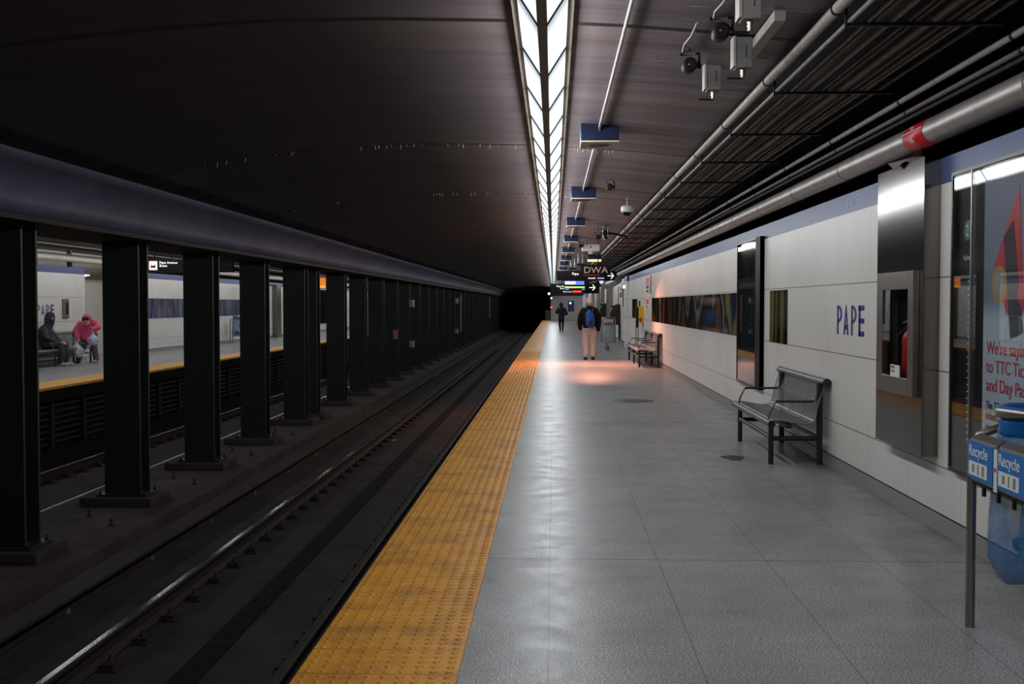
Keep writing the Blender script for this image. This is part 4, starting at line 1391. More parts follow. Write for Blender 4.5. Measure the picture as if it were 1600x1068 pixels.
# ------------------------------------------------------------------ recycling stands
def recycle(loc, label, rz=0, n=2, bagm=None):
    """stand runs towards -Y from its far post, front panel faces -X"""
    o = empty('recycling_stand', loc, label, 'bin', rz=rz)
    pw = 0.33
    L = n * pw
    for yy in (0.0, -L):
        MB().tube([(0, yy, 0), (0, yy, 0.72)], 0.021, 14).build('post', M_STEELD, o)
        MB().tube([(0.42, yy, 0), (0.42, yy, 0.84)], 0.021, 14).build('post', M_STEELD, o)
        MB().tube([(0.0, yy, 0.72), (0.0, yy, 0.80), (0.03, yy, 0.865), (0.12, yy, 0.90), (0.32, yy, 0.90), (0.39, yy, 0.875), (0.42, yy, 0.82)], 0.019, 12).build('top_tube', M_STEELD, o)
    for k in range(n):
        ya, yb = -k * pw - 0.004, -(k + 1) * pw + 0.03
        pf = [(-0.012, 0.67), (-0.018, 0.82), (-0.008, 0.855), (0.03, 0.876), (0.034, 0.870), (-0.002, 0.849), (-0.01, 0.82), (-0.006, 0.67)]
        pf = [(x, z) for x, z in pf]
        MB().prism(pf, yb, ya).build('front_panel', M_STEELD, o)
        MB().box(-0.0215, -0.0175, yb + 0.012, ya - 0.006, 0.682, 0.845).build('recycle_sticker', M_RECBLUE, o)
        text('sticker_lettering', 'Recycle', 0.07, (-0.0222, ya - 0.016, 0.782), ON_RIGHT, M_WHITE, o, sx=1.0)
        MB().box(-0.0228, -0.0215, yb + 0.07, ya - 0.02, 0.697, 0.758).build('picture_sticker', M_WHITE, o)
        MB().box(-0.0235, -0.0228, yb + 0.10, yb + 0.125, 0.705, 0.75).box(-0.0235, -0.0228, yb + 0.16, yb + 0.175, 0.705, 0.75).box(-0.0235, -0.0228, yb + 0.21, yb + 0.235, 0.71, 0.745).build('pictogram', flat('grey_print', sr(120, 126, 134), 0.5), o)
        MB().box(-0.018, -0.014, yb - 0.026, yb + 0.008, 0.66, 0.84).build('price_sticker', M_WHITE, o)
        MB().box(-0.020, -0.018, yb - 0.018, yb - 0.002, 0.745, 0.762).build('sticker_mark', M_RED, o)
        cx_, cy_, r = 0.21, (ya + yb) / 2 - 0.01, 0.15
        MB().lathe([(r, 0.962), (r + 0.012, 0.962), (r + 0.012, 1.002), (r, 1.002), (r - 0.004, 1.002), (r - 0.004, 0.962)], (cx_, cy_, 0), 32).build('hoop', M_STEELD, o)
        # bag: collar folded over the hoop, body hanging in folds
        bm_ = bagm or M_BAGBLUE
        MB().lathe([(r - 0.02, 0.93), (r - 0.012, 1.004), (r + 0.002, 1.012), (r + 0.011, 1.006), (r + 0.001, 0.995), (r - 0.006, 0.965), (r - 0.002, 0.955), (r + 0.005, 0.94), (r - 0.004, 0.92), (r + 0.004, 0.90), (r - 0.008, 0.88)], (cx_, cy_, 0), 40).build('bag_collar', flat('bag_collar_blue', sr(16, 92, 160), 0.3) if bagm is None else bagm, o)
        vs_, fs_ = [], []
        N, K = 40, 14
        for i in range(K):
            u = i / (K - 1)
            z = 0.93 - u * 0.66
            rr_ = (r - 0.01) * (1.0 + 0.06 * math.sin(PI * u) + 0.30 * u)
            if i == K - 1:
                rr_ *= 0.86
            for k2 in range(N):
                a = 2 * PI * k2 / N
                q = rr_ * (1 + 0.05 * math.sin(5 * a + 2 * u) + 0.025 * math.sin(11 * a + 5 * u) * u)
                vs_.append((cx_ + q * math.cos(a), cy_ + q * math.sin(a), z + 0.015 * math.sin(3 * a) * u))
        for i in range(K - 1):
            for k2 in range(N):
                fs_.append((i * N + k2, i * N + (k2 + 1) % N, (i + 1) * N + (k2 + 1) % N, (i + 1) * N + k2))
        fs_.append(tuple((K - 1) * N + k2 for k2 in range(N)))
        MB().add(vs_, fs_, True).build('bag', bm_, o)
        m = MB()
        random.seed(k + 3)
        for _ in range(9):
            a, d = random.uniform(0, 6.28), random.uniform(0, 0.07)
            m.ball((cx_ + d * math.cos(a), cy_ + d * math.sin(a), 0.33 + random.uniform(0, 0.12)), (0.045, 0.05, 0.035), 8, 6)
        m.build('rubbish', flat('dull_blue_rubbish', sr(40, 84, 130), 0.6, var=0.4), o)
    MB().tube([(0.42, 0, 0.80), (0.42, -L, 0.80)], 0.014, 10).build('back_rail', M_STEELD, o)
    MB().box(-0.006, 0.0, -L, 0, 0.655, 0.672).build('panel_rail', M_BLACK, o)
    for k in range(2 * n):
        yy = -0.14 - k * 0.16
        MB().box(-0.008, 0.004, yy - 0.02, yy, 0.615, 0.66).build('clip', M_BLACK, o)
    return o


recycle((1.874, 5.07, 0), 'stainless recycling stand with blue bags at the right edge of the near platform')
recycle((XF + 0.62, 41.0, 0), 'recycling stand with a blue bag against the opposite platform wall', rz=PI, n=1)
b = empty('bag_stand', (1.82, 42.3, 0), 'hooped steel bin stand with a clear bag under the telephone hood', 'bin')
MB().tube([(0, 0, 0), (0, 0, 0.86), (0.03, 0, 0.93), (0.08, 0, 0.95), (0.42, 0, 0.95), (0.47, 0, 0.93), (0.5, 0, 0.86), (0.5, 0, 0)], 0.022, 10).build('hoop_frame', M_STEELD, b)
MB().tube([(0.0, 0.5, 0), (0, 0.5, 0.86), (0.03, 0.5, 0.93), (0.08, 0.5, 0.95), (0.42, 0.5, 0.95), (0.47, 0.5, 0.93), (0.5, 0.5, 0.86), (0.5, 0.5, 0)], 0.022, 10).build('hoop_frame', M_STEELD, b)
MB().box(0.05, 0.42, -0.03, -0.02, 0.78, 0.88).build('sticker_panel', flat('pink_sticker', sr(220, 160, 170), 0.5), b)
MB().box(0.07, 0.40, -0.034, -0.03, 0.66, 0.74).build('black_lettering_panel', flat('grey_label', sr(110, 112, 118), 0.5), b)
text('lettering', 'TRASH', 0.08, (0.09, -0.036, 0.675), TOWARD_CAM, M_DARKTXT, b)
MB().lathe([(0.20, 0.9), (0.21, 0.6), (0.22, 0.3), (0.19, 0.06), (0.1, 0.03), (0, 0.03)], (0.25, 0.25, 0), 20).build('bag', M_BAGCLEAR, b)
MB().lathe([(0.19, 0.92), (0.21, 0.92), (0.21, 0.96), (0.19, 0.96)], (0.25, 0.25, 0), 20).build('hoop', M_STEELD, b)

# manhole in the floor
tag(MB().lathe([(0.0, 0.003), (0.32, 0.003), (0.33, 0.0)], (1.19, 16.85, 0), 40).build('manhole_cover', flat('dark_cover', sr(74, 71, 70), 0.5)), 'flat dark round cover set in the platform floor', 'manhole cover')
tag(MB().poly([(1.70 + 0.1 * math.cos(a) * (1 + .3 * math.sin(3 * a)), 10.6 + 0.19 * math.sin(a), 0.0005) for a in [k * PI / 8 for k in range(16)]], (0, 0, 0.001)).build('floor_patch', flat('damp_stain', sr(60, 56, 54), 0.5)), 'dark damp blotch on the floor in front of the near bench', 'stain')

# ------------------------------------------------------------------ opposite platform fittings
run('insulated_pipe', 'pale pipe along the top of the opposite platform wall', XF + 0.3, 2.56, 0.075, flat('far_pipe_paint', sr(176, 168, 156), 0.5), y0=10, y1=100, cat='pipe', n=16)
for k, (x, z) in enumerate([(XF + 0.25, 2.66), (XF + 0.55, 2.78), (XF + 0.7, 2.80), (XF + 0.85, 2.81)]):
    run('ceiling_conduit', 'conduit under the ceiling of the opposite platform', x, z, 0.02, M_CONDUIT, y0=10, y1=100, group='conduits over the opposite platform')
tag(MB().box(XF, XF + 0.005, 32.95, 38.3, 1.02, 1.62).build('picture_panel', M_ART3), 'long blue forest picture strip on the opposite wall past the bus sign', 'picture')
tag(MB().box(XF, XF + 0.005, 40.0, 43.0, 1.02, 1.62).build('picture_panel', M_ART3), 'dark purplish picture panel on the opposite wall above the bin', 'picture')
o = empty('bus_sign', (0, 27.0, 0), 'black hanging sign reading Pape Avenue Buses over the opposite platform', 'sign')
MB().box(-9.88, -7.8, 0, 0.14, 2.225, 2.545).build('panel', M_BLACK, o)
MB().box(-9.855, -9.65, -0.006, 0, 2.28, 2.50).build('bus_icon', glow('lit_icon_red', (0.9, 0.42, 0.42, 1), 0.9), o)
MB().box(-9.835, -9.67, -0.009, -0.006, 2.30, 2.48).build('icon_field', glow('lit_icon_white', (1, 0.95, 0.95, 1), 1.0), o)
MB().box(-9.805, -9.70, -0.012, -0.009, 2.34, 2.44).box(-9.815, -9.69, -0.012, -0.009, 2.36, 2.40).box(-9.80, -9.775, -0.012, -0.009, 2.32, 2.345).box(-9.73, -9.705, -0.012, -0.009, 2.32, 2.345).build('bus_shape', M_BLACK, o)
MB().box(-9.79, -9.715, -0.014, -0.012, 2.39, 2.43).build('bus_window', glow('lit_icon_white', (1, 0.95, 0.95, 1), 1.0), o)
text('lettering', 'Pape Avenue', 0.085, (-9.60, -0.006, 2.435), TOWARD_CAM, M_TXTW, o)
text('lettering', 'Buses', 0.085, (-9.60, -0.006, 2.36), TOWARD_CAM, M_TXTW, o)
for x_ in (-9.75, -9.32):
    MB().tube([(x_, 0.07, 2.54), (x_, 0.07, 3.055)], 0.015, 8).build('hanger_rod', M_BLACK, o)
o = empty('wall_telephone', (0, 0, 0), 'small brown telephone panel with a black slot on the opposite wall', 'telephone')
MB().box(XF, XF + 0.03, 27.28, 27.62, 1.11, 1.58).build('plate', flat('brown_plate', sr(112, 98, 94), 0.4), o)
MB().box(XF + 0.03, XF + 0.045, 27.45, 27.55, 1.2, 1.49).build('slot', M_BLACK, o)
MB().box(XF - 0.28, XF - 0.02, Ya, Ya + 0.04, 2.14, 2.22)
o = empty('bulkhead_lamp', (0, 0, 0), 'bright wedge-shaped lamp in the recess of the opposite wall', 'lamp')
MB().prism([(XF - 0.7, 2.32), (XF + 0.0, 2.32), (XF - 0.08, 2.22), (XF - 0.55, 2.16)], Ya + 0.2, Ya + 0.5).build('housing', M_STEELD, o)
MB().prism([(XF - 0.55, 2.155), (XF - 0.08, 2.215), (XF - 0.08, 2.205), (XF - 0.55, 2.145)], Ya + 0.15, Ya + 0.5).build('lamp_lens', glow('bulkhead_glow', (0.9, 0.95, 1, 1), 9.0), o)
MB().box(XF - 0.6, XF - 0.5, Ya + 0.3, Ya + 0.4, 2.32, 2.86).build('stem', M_CONDUIT, o)
ad = empty('advert_sign', (0, 40.0, 0), 'orange advert board with a yellow lower strip hanging over the opposite platform', 'sign')
MB().box(-9.4, -8.2, 0, 0.12, 2.12, 2.40).build('board', glow('orange_advert', (0.9, 0.22, 0.03, 1), 0.7), ad)
MB().box(-9.4, -8.2, -0.02, 0.10, 2.04, 2.115).build('strip', glow('yellow_advert', (0.95, 0.55, 0.05, 1), 0.8), ad)
for x_ in (-9.1, -8.5):
    MB().tube([(x_, 0.05, 2.40), (x_, 0.05, 3.055)], 0.015, 8).build('hanger_rod', M_BLACK, ad)
tag(MB().box(XF, XF + 0.2, 48.0, 48.8, 0, 2.3).build('stainless_pilaster', flat('brownish_steel', sr(110, 102, 96), 0.3, 0.6)), 'brownish steel upright on the opposite wall seen between columns', 'pilaster')
tag(MB().box(XF, XF + 0.04, 57.6, 61.0, 0.45, 2.2).build('display_case', M_GLOSSB), 'dark tall display panel on the opposite wall, seen in a narrow gap', 'display case')
tag(MB().box(XF, XF + 0.01, 62.0, 64.0, 1.0, 1.6).build('picture_panel', M_ART2), 'olive green picture panel on the opposite wall, seen in a narrow gap', 'picture')
tag(MB().box(XF, XF + 0.01, 51.5, 53.0, 1.45, 2.15).build('wall_poster', flat('maroon_print', sr(110, 84, 84), 0.5)), 'maroon poster high on the opposite wall past the steel upright', 'poster')
mr = empty('convex_mirror', (XF + 0.62, 42.8, 2.10), 'round convex mirror with a red mark hanging over the opposite platform', 'mirror')
MB().lathe([(0.0, -0.09), (0.12, -0.07), (0.2, -0.02), (0.23, 0.02), (0.22, 0.04)], (0, 0, 0), 24, 'Y').build('dome', M_STEEL, mr)
MB().box(-0.08, 0.06, -0.08, -0.06, 0.16, 0.24).build('red_mark', M_RED, mr)
MB().tube([(0, 0.03, 0.1), (0, 0.03, 0.75)], 0.02, 8).build('stem', M_BLACK, mr)
tag(MB().box(-10.0, -9.9, 46.3, 46.5, 2.30, 3.05).build('hanging_unit', M_BLACK), 'slim black unit hanging over the opposite platform', 'fitting')

# fittings on the columns
XCOL = -4.90
for k, (x_, y, z0, z1, mt, lab) in enumerate([
        (XCOL, 37.9, 1.35, 1.60, M_GREYBOX, 'upper grey bracket box on the columns beside the red notice'),
        (XCOL, 37.9, -0.02, 0.20, M_GREYBOX, 'lower grey bracket box on the columns beside the red notice'),
        (XCOL, 55.6, 1.50, 1.75, M_GREYBOX, 'upper grey bracket box farther down the columns'),
        (XCOL, 55.6, 0.0, 0.22, M_GREYBOX, 'lower grey bracket box farther down the columns')]):
    tag(MB().box(x_, x_ + 0.14, y, y + 0.3, z0, z1).build('equipment_box', mt), lab, 'box')
tag(MB().box(XCOL - 0.12, XCOL + 0.02, 34.90, 34.95, 0.36, 0.64).build('red_notice', flat('dull_red_notice', sr(150, 92, 86), 0.6)), 'small reddish notice fixed to a column beside the near track', 'notice')
for k, (y, z0, z1) in enumerate([(58.75, 0.0, 1.95), (85.3, 0.4, 2.0)]):
    tag(MB().box(XCOL, XCOL + 0.06, y, y + 0.05, z0, z1).build('column_conduit', M_WCONDUIT), ['pale vertical conduit on a column half-way to the tunnel', 'pale vertical conduit on a column near the tunnel'][k], 'conduit')

# signals and lamps at the tunnel
def signal(x, z, c, s, lab, r=0.12):
    o = empty('signal_lamp', (x, Y1 - 0.13, z), lab, 'signal')
    MB().lathe([(0.0, -0.02), (r * 0.8, -0.01), (r, 0.0)], (0, 0, 0), 16, 'Y').build('lamp_lens', glow('signal_' + lab.split()[0], c, s), o)
    MB().box(-r * 1.4, r * 1.4, 0.0, 0.12, -r * 1.5, r * 1.5).build('housing', M_BLACK, o)


signal(-0.20, 1.16, (1.0, 0.05, 0.08, 1), 4, 'red signal light at the tunnel mouth', 0.09)
signal(-0.42, 2.40, (0.9, 0.85, 1.0, 1), 6, 'white lamp above the tunnel mouth', 0.10)
signal(-0.20, 2.0, (0.9, 0.85, 1.0, 1), 6, 'whitish smaller lamp beside the one above the tunnel mouth', 0.07)
signal(1.52, 1.55, (0.1, 0.25, 1.0, 1), 8, 'blue lamp on the end wall beside the distant walker', 0.10)
tag(MB().box(-0.75, -0.30, Y1 - 1.2, Y1 - 1.0, 0.02, 0.9).build('end_barrier', flat('barrier_green', sr(70, 66, 56), 0.6)), 'dull barrier panel at the end of the yellow strip', 'barrier')
tag(MB().box(1.3, 1.85, Y1 - 0.06, Y1, 0.8, 1.75).build('door_window_panel', flat('blue_grey_panel', sr(70, 84, 120), 0.4)), 'blue-grey panel on the end wall behind the distant walker', 'panel')


# ------------------------------------------------------------------ people
SKIN = flat('skin', sr(196, 150, 128), 0.5, var=0.06)
M_JACKD = flat('dark_brown_jacket', sr(28, 24, 24), 0.8, bump=0.4, bscale=14, spec=0.1)
M_PANTS = flat('light_grey_trousers', sr(176, 174, 170), 0.8, bump=0.4, bscale=10)
M_BACKP = flat('blue_backpack', sr(20, 92, 168), 0.6, var=0.2, scale=12)
M_BACKP2 = flat('navy_backpack_trim', sr(18, 40, 84), 0.6)
M_CAP = flat('pale_knit_hat', sr(206, 190, 180), 0.9, bump=0.6, bscale=60)
M_SHOE = flat('dark_shoe', sr(22, 18, 18), 0.5)
M_COATB = flat('black_coat', sr(20, 18, 20), 0.8)
M_TIGHT = flat('dark_leggings', sr(32, 30, 34), 0.8)


def hand(o, wrist, direction, palm_out, s=1.0, mat=None, curl=0.5):
    """palm, four unequal fingers and a thumb"""
    m = MB()
    w_ = Vector(wrist)
    d = Vector(direction).normalized()
    pn = Vector(palm_out)
    pn = (pn - d * pn.dot(d)).normalized()
    side = d.cross(pn).normalized()
    m.limb([w_, w_ + d * 0.045 * s, w_ + d * 0.085 * s], [0.024 * s, 0.034 * s, 0.032 * s], (1, 0.8), 8)
    for k, (off, ln) in enumerate(((-0.03, 0.06), (-0.01, 0.072), (0.01, 0.068), (0.03, 0.052))):
        a = w_ + d * 0.085 * s + side * off * s
        b_ = a + (d * math.cos(curl * 0.6) + pn * math.sin(curl * 0.6)) * ln * 0.5 * s
        c_ = b_ + (d * math.cos(curl * 1.6) + pn * math.sin(curl * 1.6)) * ln * 0.5 * s
        m.limb([a, b_, c_], [0.010 * s, 0.009 * s, 0.007 * s], (1, 1), 6)
    a = w_ + d * 0.03 * s - side * 0.032 * s
    m.limb([a, a + (d * 0.6 - side * 0.5 + pn * 0.3).normalized() * 0.035 * s, a + (d * 0.9 - side * 0.3 + pn * 0.5).normalized() * 0.062 * s], [0.013 * s, 0.011 * s, 0.009 * s], (1, 1), 6)
    return m


def head(c, r=0.1, face=(0, 1, 0), tilt=0.0):
    """head with nose, ears, brow and chin; face direction in XY"""
    m = MB()
    c = Vector(c)
    f = Vector(face).normalized()
    sd = Vector((f.y, -f.x, 0)).normalized()
    m.ball(c, (r * 0.80, r * 0.92, r * 1.12), 16, 12)
    m.ball(c + f * r * 0.25 - Vector((0, 0, r * 0.55)), r * 0.62, 12, 8)      # jaw
    m.ball(c + f * r * 0.62 - Vector((0, 0, r * 0.95)) * 0.9, r * 0.26, 8, 6)  # chin
    m.limb([c + f * r * 0.86 + Vector((0, 0, r * 0.15)), c + f * r * 1.10 - Vector((0, 0, r * 0.22))], [r * 0.10, r * 0.16], (1, 1), 8)  # nose
    for q in (1, -1):
        m.ball(c + sd * q * r * 0.82 - Vector((0, 0, r * 0.08)), (r * 0.13, r * 0.16, r * 0.28), 8, 6)   # ears
    return m


def face_bits(o, c, r, face):
    c = Vector(c)
    f = Vector(face).normalized()
    sd = Vector((f.y, -f.x, 0)).normalized()
    m = MB()
    for q in (1, -1):
        m.ball(c + f * r * 0.86 + sd * q * r * 0.34 + Vector((0, 0, r * 0.06)), r * 0.10, 8, 6)
    m.build('eye', M_BLACK, o)
    MB().limb([c + f * r * 0.84 + sd * r * 0.2 - Vector((0, 0, r * 0.55)), c + f * r * 0.9 - Vector((0, 0, r * 0.56)), c + f * r * 0.84 - sd * r * 0.2 - Vector((0, 0, r * 0.55))], [r * 0.05, r * 0.07, r * 0.05], (1, 1), 6).build('mouth', flat('lips', sr(140, 80, 76), 0.5), o)


V = Vector
# -- man with the backpack, walking away
pm = empty('person', (0.93, 29.25, 0), 'person in a dark jacket, pale hat and grey trousers walking away with a blue backpack', 'person')
b = head((0.0, 0.02, 1.50), 0.098, (0, 1, 0))
b.limb([(0, -0.02, 1.30), (0, 0.01, 1.42)], [0.06, 0.055])
b.limb([(0, -0.02, 0.85), (0, -0.03, 1.05), (0, -0.02, 1.25)], [0.13, 0.14, 0.14], (1.1, 0.7))
for q, fy in ((-1, 0.0), (1, 0.05)):
    b.limb([(q * 0.09, 0, 0.84), (q * 0.10, fy + 0.02, 0.46), (q * 0.095, fy, 0.08)], [0.085, 0.055, 0.038])
b.add(hand(pm, (-0.235, 0.03, 0.80), (0.05, 0.1, -1), (1, 0, 0)).v, hand(pm, (-0.235, 0.03, 0.80), (0.05, 0.1, -1), (1, 0, 0)).f, True)
h2 = hand(pm, (0.235, 0.02, 0.77), (0.0, 0.15, -1), (-1, 0, 0))
b.add(h2.v, h2.f, True)
b.build('body', SKIN, pm, 0, 0.011)
face_bits(pm, (0, 0.02, 1.50), 0.098, (0, 1, 0))
j = MB()
j.limb([(0, 0, 0.82), (0, 0, 0.92), (0, -0.02, 1.08), (0, -0.03, 1.22), (0, -0.02, 1.31), (0, 0, 1.37)], [0.19, 0.195, 0.205, 0.205, 0.16, 0.075], (1.0, 0.68), 16)
j.limb([(-0.13, -0.01, 1.29), (0, -0.01, 1.31), (0.13, -0.01, 1.29)], [0.085, 0.09, 0.085])
for q in (-1, 1):
    j.limb([(q * 0.15, -0.01, 1.28), (q * 0.215, -0.03, 1.16), (q * 0.245, -0.03, 1.02), (q * 0.245, 0.0, 0.92), (q * 0.235, 0.03, 0.81 if q < 0 else 0.78)], [0.085, 0.08, 0.072, 0.066, 0.05])
j.limb([(-0.05, -0.05, 1.35), (0.05, -0.05, 1.35)], [0.06, 0.06])
j.build('jacket', M_JACKD, pm, 0, 0.014)
j = MB()
j.limb([(0, 0, 0.86), (0, 0, 0.76)], [0.185, 0.185], (1, 0.7), 16)
for q, fy in ((-1, 0.0), (1, 0.05)):
    j.limb([(q * 0.092, 0, 0.78), (q * 0.098, fy * 0.5 + 0.01, 0.5), (q * 0.095, fy, 0.25), (q * 0.09, fy - 0.01, 0.13), (q * 0.09, fy - 0.01, 0.09)], [0.105, 0.092, 0.08, 0.078, 0.068])
j.build('trousers', M_PANTS, pm, 0, 0.013)
for q, fy in ((-1, 0.0), (1, 0.05)):
    MB().limb([(q * 0.095, fy - 0.05, 0.05), (q * 0.10, fy + 0.04, 0.045), (q * 0.105, fy + 0.14, 0.035)], [0.05, 0.048, 0.036], (1, 0.9)).box(q * 0.1 - 0.045, q * 0.1 + 0.045, fy - 0.09, fy + 0.17, 0.0, 0.02).build('shoe', M_SHOE, pm, 0, 0.01)
MB().limb([(0, 0.0, 1.51), (0, 0.0, 1.545)], [0.105, 0.10], (0.95, 1)).limb([(0, 0.02, 1.60), (0, 0.02, 1.605)], [0.03, 0.03]).build('hat', M_CAP, pm, 0, 0.012)
# backpack
MB().limb([(0.02, -0.20, 0.92), (0.02, -0.215, 1.05), (0.01, -0.20, 1.18), (0.0, -0.18, 1.25)], [0.15, 0.155, 0.14, 0.10], (1.0, 0.6), 16).build('backpack', M_BACKP, pm, 0, 0.012)
MB().limb([(0.02, -0.285, 0.92), (0.02, -0.30, 1.02)], [0.09, 0.085], (1, 0.5)).build('backpack_pocket', M_BACKP2, pm, 0, 0.012)
MB().tube([(-0.05, -0.30, 1.18), (0.0, -0.315, 1.12), (0.06, -0.30, 1.18), (0.0, -0.315, 1.05), (-0.06, -0.30, 1.10)], 0.007, 6).build('backpack_cord', flat('pale_cord', sr(130, 160, 190), 0.6), pm)
for q in (-1, 1):
    MB().tube([(q * 0.08, -0.17, 1.26), (q * 0.095, -0.06, 1.385), (q * 0.10, 0.07, 1.34), (q * 0.11, 0.13, 1.2), (q * 0.13, 0.05, 1.0)], 0.02, 8, True, (1, 0.6)).build('backpack_strap', M_BACKP if q < 0 else flat('red_strap', sr(110, 30, 50), 0.6), pm)

# -- distant walker in black
pw_ = empty('person', (0.41, 59.1, 0), 'distant person in a long black coat walking away near the platform end', 'person')
b = head((-0.02, 0.02, 1.44), 0.095, (0, 1, 0))
b.limb([(0, -0.01, 1.22), (-0.01, 0.01, 1.36)], [0.06, 0.055])
b.limb([(0, 0, 0.85), (0, 0, 1.2)], [0.13, 0.13], (1.1, 0.7))
for q in (-1, 1):
    b.limb([(q * 0.07, 0, 0.8), (q * 0.075, 0.02 * q, 0.45), (q * 0.06, 0.03 * q, 0.07)], [0.08, 0.052, 0.036])
hh = hand(pw_, (-0.14, 0.20, 1.02), (0.6, 0.6, 0.2), (0, -1, 0))
b.add(hh.v, hh.f, True)
hh = hand(pw_, (0.19, 0.18, 0.90), (-0.5, 0.7, 0.1), (0, -1, 0))
b.add(hh.v, hh.f, True)
b.build('body', SKIN, pw_, 0, 0.012)
j = MB()
j.limb([(0, 0, 0.62), (0, 0, 0.8), (0, 0, 1.0), (0, 0, 1.2), (0, 0, 1.3)], [0.185, 0.19, 0.19, 0.2, 0.12], (1, 0.68), 16)
j.limb([(-0.16, 0, 1.22), (-0.27, -0.02, 1.02), (-0.15, 0.18, 1.0)], [0.08, 0.075, 0.055])
j.limb([(0.16, 0, 1.2), (0.28, -0.03, 0.95), (0.20, 0.16, 0.9)], [0.085, 0.08, 0.06])
j.build('coat', M_COATB, pw_, 0, 0.015)
MB().limb([(-0.02, -0.01, 1.42), (-0.02, 0.0, 1.46)], [0.115, 0.105]).limb([(-0.01, -0.03, 1.30), (-0.015, -0.02, 1.38)], [0.10, 0.105]).build('hood', M_COATB, pw_, 0, 0.014)
j = MB()
for q in (-1, 1):
    j.limb([(q * 0.08, 0, 0.75), (q * 0.085, 0.02 * q, 0.4), (q * 0.065, 0.03 * q, 0.12)], [0.09, 0.065, 0.05])
j.build('trousers', M_TIGHT, pw_, 0, 0.013)
for q in (-1, 1):
    MB().limb([(q * 0.065, 0.03 * q - 0.05, 0.05), (q * 0.07, 0.03 * q + 0.12, 0.04)], [0.048, 0.036]).limb([(q * 0.065, 0.03 * q - 0.03, 0.1), (q * 0.065, 0.03 * q - 0.03, 0.2)], [0.05, 0.055]).build('boot', M_SHOE, pw_, 0, 0.011)

# -- seated person on the opposite bench
M_DJ = flat('dark_hooded_jacket', sr(38, 42, 46), 0.7, bump=0.4, bscale=14)
M_OLIVE = flat('dark_olive_trousers', sr(56, 50, 42), 0.8, bump=0.3, bscale=12)
ps = empty('person', (-11.85, 25.95, 0), 'person in a dark hooded jacket and face covering seated on the opposite bench', 'person')
b = head((0.02, 0.0, 1.12), 0.1, (0.75, -0.6, 0))
b.limb([(-0.05, 0, 0.90), (0.0, 0, 1.03)], [0.06, 0.055])
b.limb([(-0.08, 0, 0.50), (-0.09, 0, 0.70), (-0.05, 0, 0.88)], [0.13, 0.13, 0.13], (1, 0.8))
for q in (-1, 1):
    b.limb([(-0.06, q * 0.09, 0.48), (0.30, q * 0.11, 0.47), (0.32, q * 0.12, 0.09)], [0.08, 0.055, 0.038])
hh = hand(ps, (0.24, -0.05, 0.56), (0.9, 0.2, -0.2), (0, 0, -1))
b.add(hh.v, hh.f, True)
hh = hand(ps, (0.24, 0.05, 0.56), (0.9, -0.1, -0.2), (0, 0, -1))
b.add(hh.v, hh.f, True)
b.build('body', SKIN, ps, 0, 0.012)
face_bits(ps, (0.02, 0, 1.12), 0.1, (0.75, -0.6, 0))
j = MB()
j.limb([(-0.08, 0, 0.50), (-0.12, 0, 0.66), (-0.11, 0, 0.80), (-0.06, 0, 0.90)], [0.19, 0.195, 0.18, 0.13], (1.05, 0.95), 16)
j.limb([(-0.08, -0.16, 0.84), (0.0, -0.21, 0.66), (0.22, -0.07, 0.565)], [0.085, 0.072, 0.05])
j.limb([(-0.08, 0.16, 0.84), (0.02, 0.20, 0.66), (0.22, 0.06, 0.565)], [0.085, 0.072, 0.05])
j.build('jacket', M_DJ, ps, 0, 0.014)
MB().limb([(-0.03, 0.02, 0.98), (-0.02, 0.02, 1.10), (0.0, 0.01, 1.17)], [0.11, 0.125, 0.115]).build('hood', M_DJ, ps, 0, 0.014)
MB().ball((0.055, -0.03, 1.075), (0.075, 0.075, 0.06), 12, 8).build('face_cover', flat('navy_scarf', sr(26, 44, 80), 0.7), ps, 0, 0.012)
j = MB()
for q in (-1, 1):
    j.limb([(-0.06, q * 0.09, 0.49), (0.12, q * 0.11, 0.50), (0.30, q * 0.12, 0.48), (0.33, q * 0.13, 0.28), (0.30, q * 0.13, 0.10)], [0.115, 0.105, 0.088, 0.085, 0.075])
j.build('trousers', M_OLIVE, ps, 0, 0.013)
for q in (-1, 1):
    MB().limb([(0.29, q * 0.13, 0.05), (0.40, q * 0.14, 0.045), (0.46, q * 0.145, 0.035)], [0.05, 0.045, 0.038]).build('shoe', flat('pale_shoe', sr(180, 170, 165), 0.5), ps, 0, 0.011)

# -- person in pink bending over bags
M_PINK = flat('pink_padded_coat', sr(214, 84, 118), 0.7, var=0.08, bump=0.7, bscale=9)
pk = empty('person', (-11.46, 27.15, 0), 'person in a hooded pink coat bending over plastic bags on the opposite platform', 'person')
b = head((0.06, -0.20, 1.03), 0.098, (0.3, -0.8, 0))
b.limb([(0.03, -0.05, 1.0), (0.05, -0.15, 1.02)], [0.06, 0.055])
b.limb([(0, 0.08, 0.72), (0.0, 0.03, 0.90), (0.02, -0.03, 1.0)], [0.13, 0.14, 0.13], (1.1, 0.8))
for x0_, x1_, y1_ in ((-0.09, -0.21, -0.05), (0.10, 0.20, 0.02)):
    b.limb([(x0_, 0.08, 0.70), (x0_ * 1.4, 0.04, 0.42), (x1_, y1_, 0.07)], [0.085, 0.055, 0.038])
h1_ = hand(pk, (-0.15, -0.22, 0.62), (0.1, -0.1, -1), (0, 1, 0), curl=1.0)
b.add(h1_.v, h1_.f, True)
h1_ = hand(pk, (0.20, -0.25, 0.82), (0.3, -0.1, -0.6), (0, 1, 0), curl=1.0)
b.add(h1_.v, h1_.f, True)
b.build('body', SKIN, pk, 0, 0.012)
face_bits(pk, (0.06, -0.20, 1.03), 0.098, (0.3, -0.8, 0))
j = MB()
